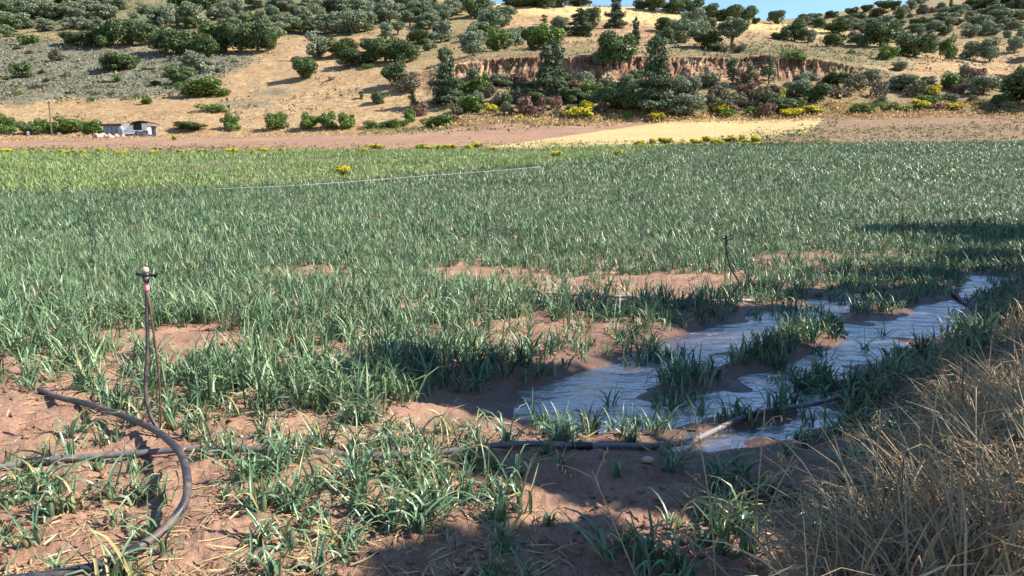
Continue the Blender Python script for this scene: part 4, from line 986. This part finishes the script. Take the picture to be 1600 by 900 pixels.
verge_grass('broad_dry_blade', 'broad bleached dead grass blades bent over on the verge', 1500, .4, 2.6, 2.2, 5.2, .25, .75, .010, M_LITTER, 3, (.8, 2.6), 0, .8)
# tall single stalks
M_STALK = plain_mat('dry_stalk', (.40, .30, .17), .7, .2, .3, 20)
def stalk(px, py, topx, topy, label, Y=None, nb=5, seed=0):
    r2 = np.random.default_rng(seed); x, y, z = hit(px, py, 0, 1.6); u, t = pix_ut(topx, topy); yt = y + r2.uniform(-.1, .25); tip = np.array([u * yt, yt, CAM_H + t * yt])
    b0 = np.array([x, y, z - .03]); mid = (b0 + tip) / 2 + r2.normal(0, .03, 3); Q = spline([b0, mid, tip], 14)
    o = bpy.data.objects.new('dry_weed', None); COL.objects.link(o); o.location = b0; tag(o, label, 'weed', 'tall dry weed stalks on the verge')
    link('stem', MB().tube(Q - b0, np.linspace(.0045, .0018, 14), 6).mesh('stem', M_STALK, True), o)
    for i in range(nb):
        j = int(r2.integers(4, 13)); p = Q[j] - b0; d = r2.normal(0, 1, 3); d[2] = abs(d[2]) * .6 + .3; d /= np.linalg.norm(d); ln = r2.uniform(.06, .22)
        tw = spline([p, p + d * ln * .55, p + d * ln + [0, 0, -.02]], 6)
        tb = link('twig', MB().tube(tw, np.linspace(.0024, .0012, 6), 5).mesh('twig', M_STALK, True), o)
        hv = MB()
        for q in range(4):
            c = tw[-1] - d * ln * .12 * q + r2.normal(0, .004, 3); hv.tube([c, c + r2.normal(0, .006, 3) + [0, 0, -.008], c + r2.normal(0, .006, 3) + [0, 0, -.024]], [.001, .0034, .0008], 5)
        link('seed_head', hv.mesh('seed_head', M_STALK, True), tb)
SB = 'tall thin dry weed stalk rising from the verge over the shaded soil'
for i, (a_, b_, c_, d_) in enumerate(((1005, 915, 925, 735), (1120, 915, 1085, 640), (1180, 905, 1195, 640), (1215, 905, 1240, 710), (1240, 900, 1070, 735), (1390, 900, 1375, 640),
                                      (1335, 905, 1180, 755), (1290, 905, 1330, 760), (1445, 905, 1465, 600), (1160, 915, 1060, 830), (1530, 880, 1525, 605))):
    stalk(a_, b_, c_, d_, ('upright' if abs(c_ - a_) < 40 else 'leaning') + ' ' + SB, nb=6, seed=i)
# dried globe seed head on the verge
def globe():
    x, y, z = flat_pts([(1478, 590, -.1)])[0]; z = terr1(x, y); u, t = pix_ut(1478, 549); tip = np.array([u * y, y, CAM_H + t * y]); b0 = np.array([x, y, z])
    o = bpy.data.objects.new('seed_globe', None); COL.objects.link(o); o.location = b0; tag(o, 'round pale dried seed globe on a stalk at the verge of the puddle', 'weed')
    link('stem', MB().tube(spline([[0, 0, -.05], (tip - b0) * .5 + [.01, 0, 0], tip - b0], 8), .006, 6).mesh('stem', M_STALK, True), o)
    r2 = np.random.default_rng(5); hv = MB()
    for i in range(150):
        d = r2.normal(0, 1, 3); d /= np.linalg.norm(d); d2 = d * r2.uniform(.045, .07); hv.tube([tip - b0, tip - b0 + d2 * .6, tip - b0 + d2], [.002, .003, .0012], 4)
    link('flower_head', hv.mesh('flower_head', M_LITTER), o)
globe()

# ------------------------------------------------------------------ roadside trees whose shade falls over the field edge
def shade_tree(x, y, h, w_, z0, n, seed, conic=.6, nb=40, sz=.2):
    r2 = np.random.default_rng(seed); blobs = []
    for i in range(nb):
        f = r2.random() ** .8; z = z0 + (h - z0) * f; R = w_ * .5 * ((1 - f) ** conic) * r2.uniform(.35, .95); a = r2.uniform(0, 6.28); s = w_ * (.12 + .16 * (1 - f))
        blobs.append((math.cos(a) * R, math.sin(a) * R, z, s * 1.2, s * 1.2, s * .8))
    blobs.append((0, 0, h - .3, w_ * .06, w_ * .06, .4))
    q = crown_quads(blobs, int(n * 1.7), sz, r2, .2)
    g0 = terr1(x, y)
    o = bpy.data.objects.new('roadside_tree', None); COL.objects.link(o); o.location = (x, y, g0)
    tag(o, 'dark evergreen roadside tree shading the edge of the field', 'tree', 'roadside trees')
    mb = MB(); mb.tube(spline([[0, 0, -.3], [.08, .05, h * .4], [0, 0, h * .92]], 10), np.linspace(.17, .03, 10), 9)
    link('trunk', mb.mesh('trunk', M_BARK, True), o)
    for b_ in blobs[:nb]:
        z = max(.5, b_[2] - .35 * math.hypot(b_[0], b_[1])); link('limb', MB().tube([[0, 0, z], [b_[0] * .5, b_[1] * .5, (z + b_[2]) / 2 + .05], b_[:3]], [.05, .035, .012], 6).mesh('limb', M_BARK, True), o)
    link('crown', fast_mesh('crown', q[0], q[1], LM['shade'], {'rnd': q[2]}), o)
# x, y, height, crown width, crown base, leaves
SHADE = [(6.6, 2.35, 5.7, 1.2, 4.9, 1200), (7.6, 3.65, 6.3, 1.4, 4.4, 2000), (9.2, 5.5, 8.8, 2.5, 1.6, 4600), (10.0, 6.9, 7.0, 2.2, 1.4, 3600), (11.6, 9.2, 9.5, 2.4, 1.4, 4600),
         (13.0, 11.2, 7.4, 3.0, 1.2, 4200), (14.8, 13.6, 7.2, 3.2, 1.2, 4200), (17.0, 16.3, 6.6, 3.4, 1.0, 4200), (19.2, 19.4, 6.8, 4.0, 1.0, 4600), (20.9, 23.2, 7.6, 5.8, 1.0, 6500)]
for i, a_ in enumerate(SHADE): shade_tree(*a_, seed=500 + i)
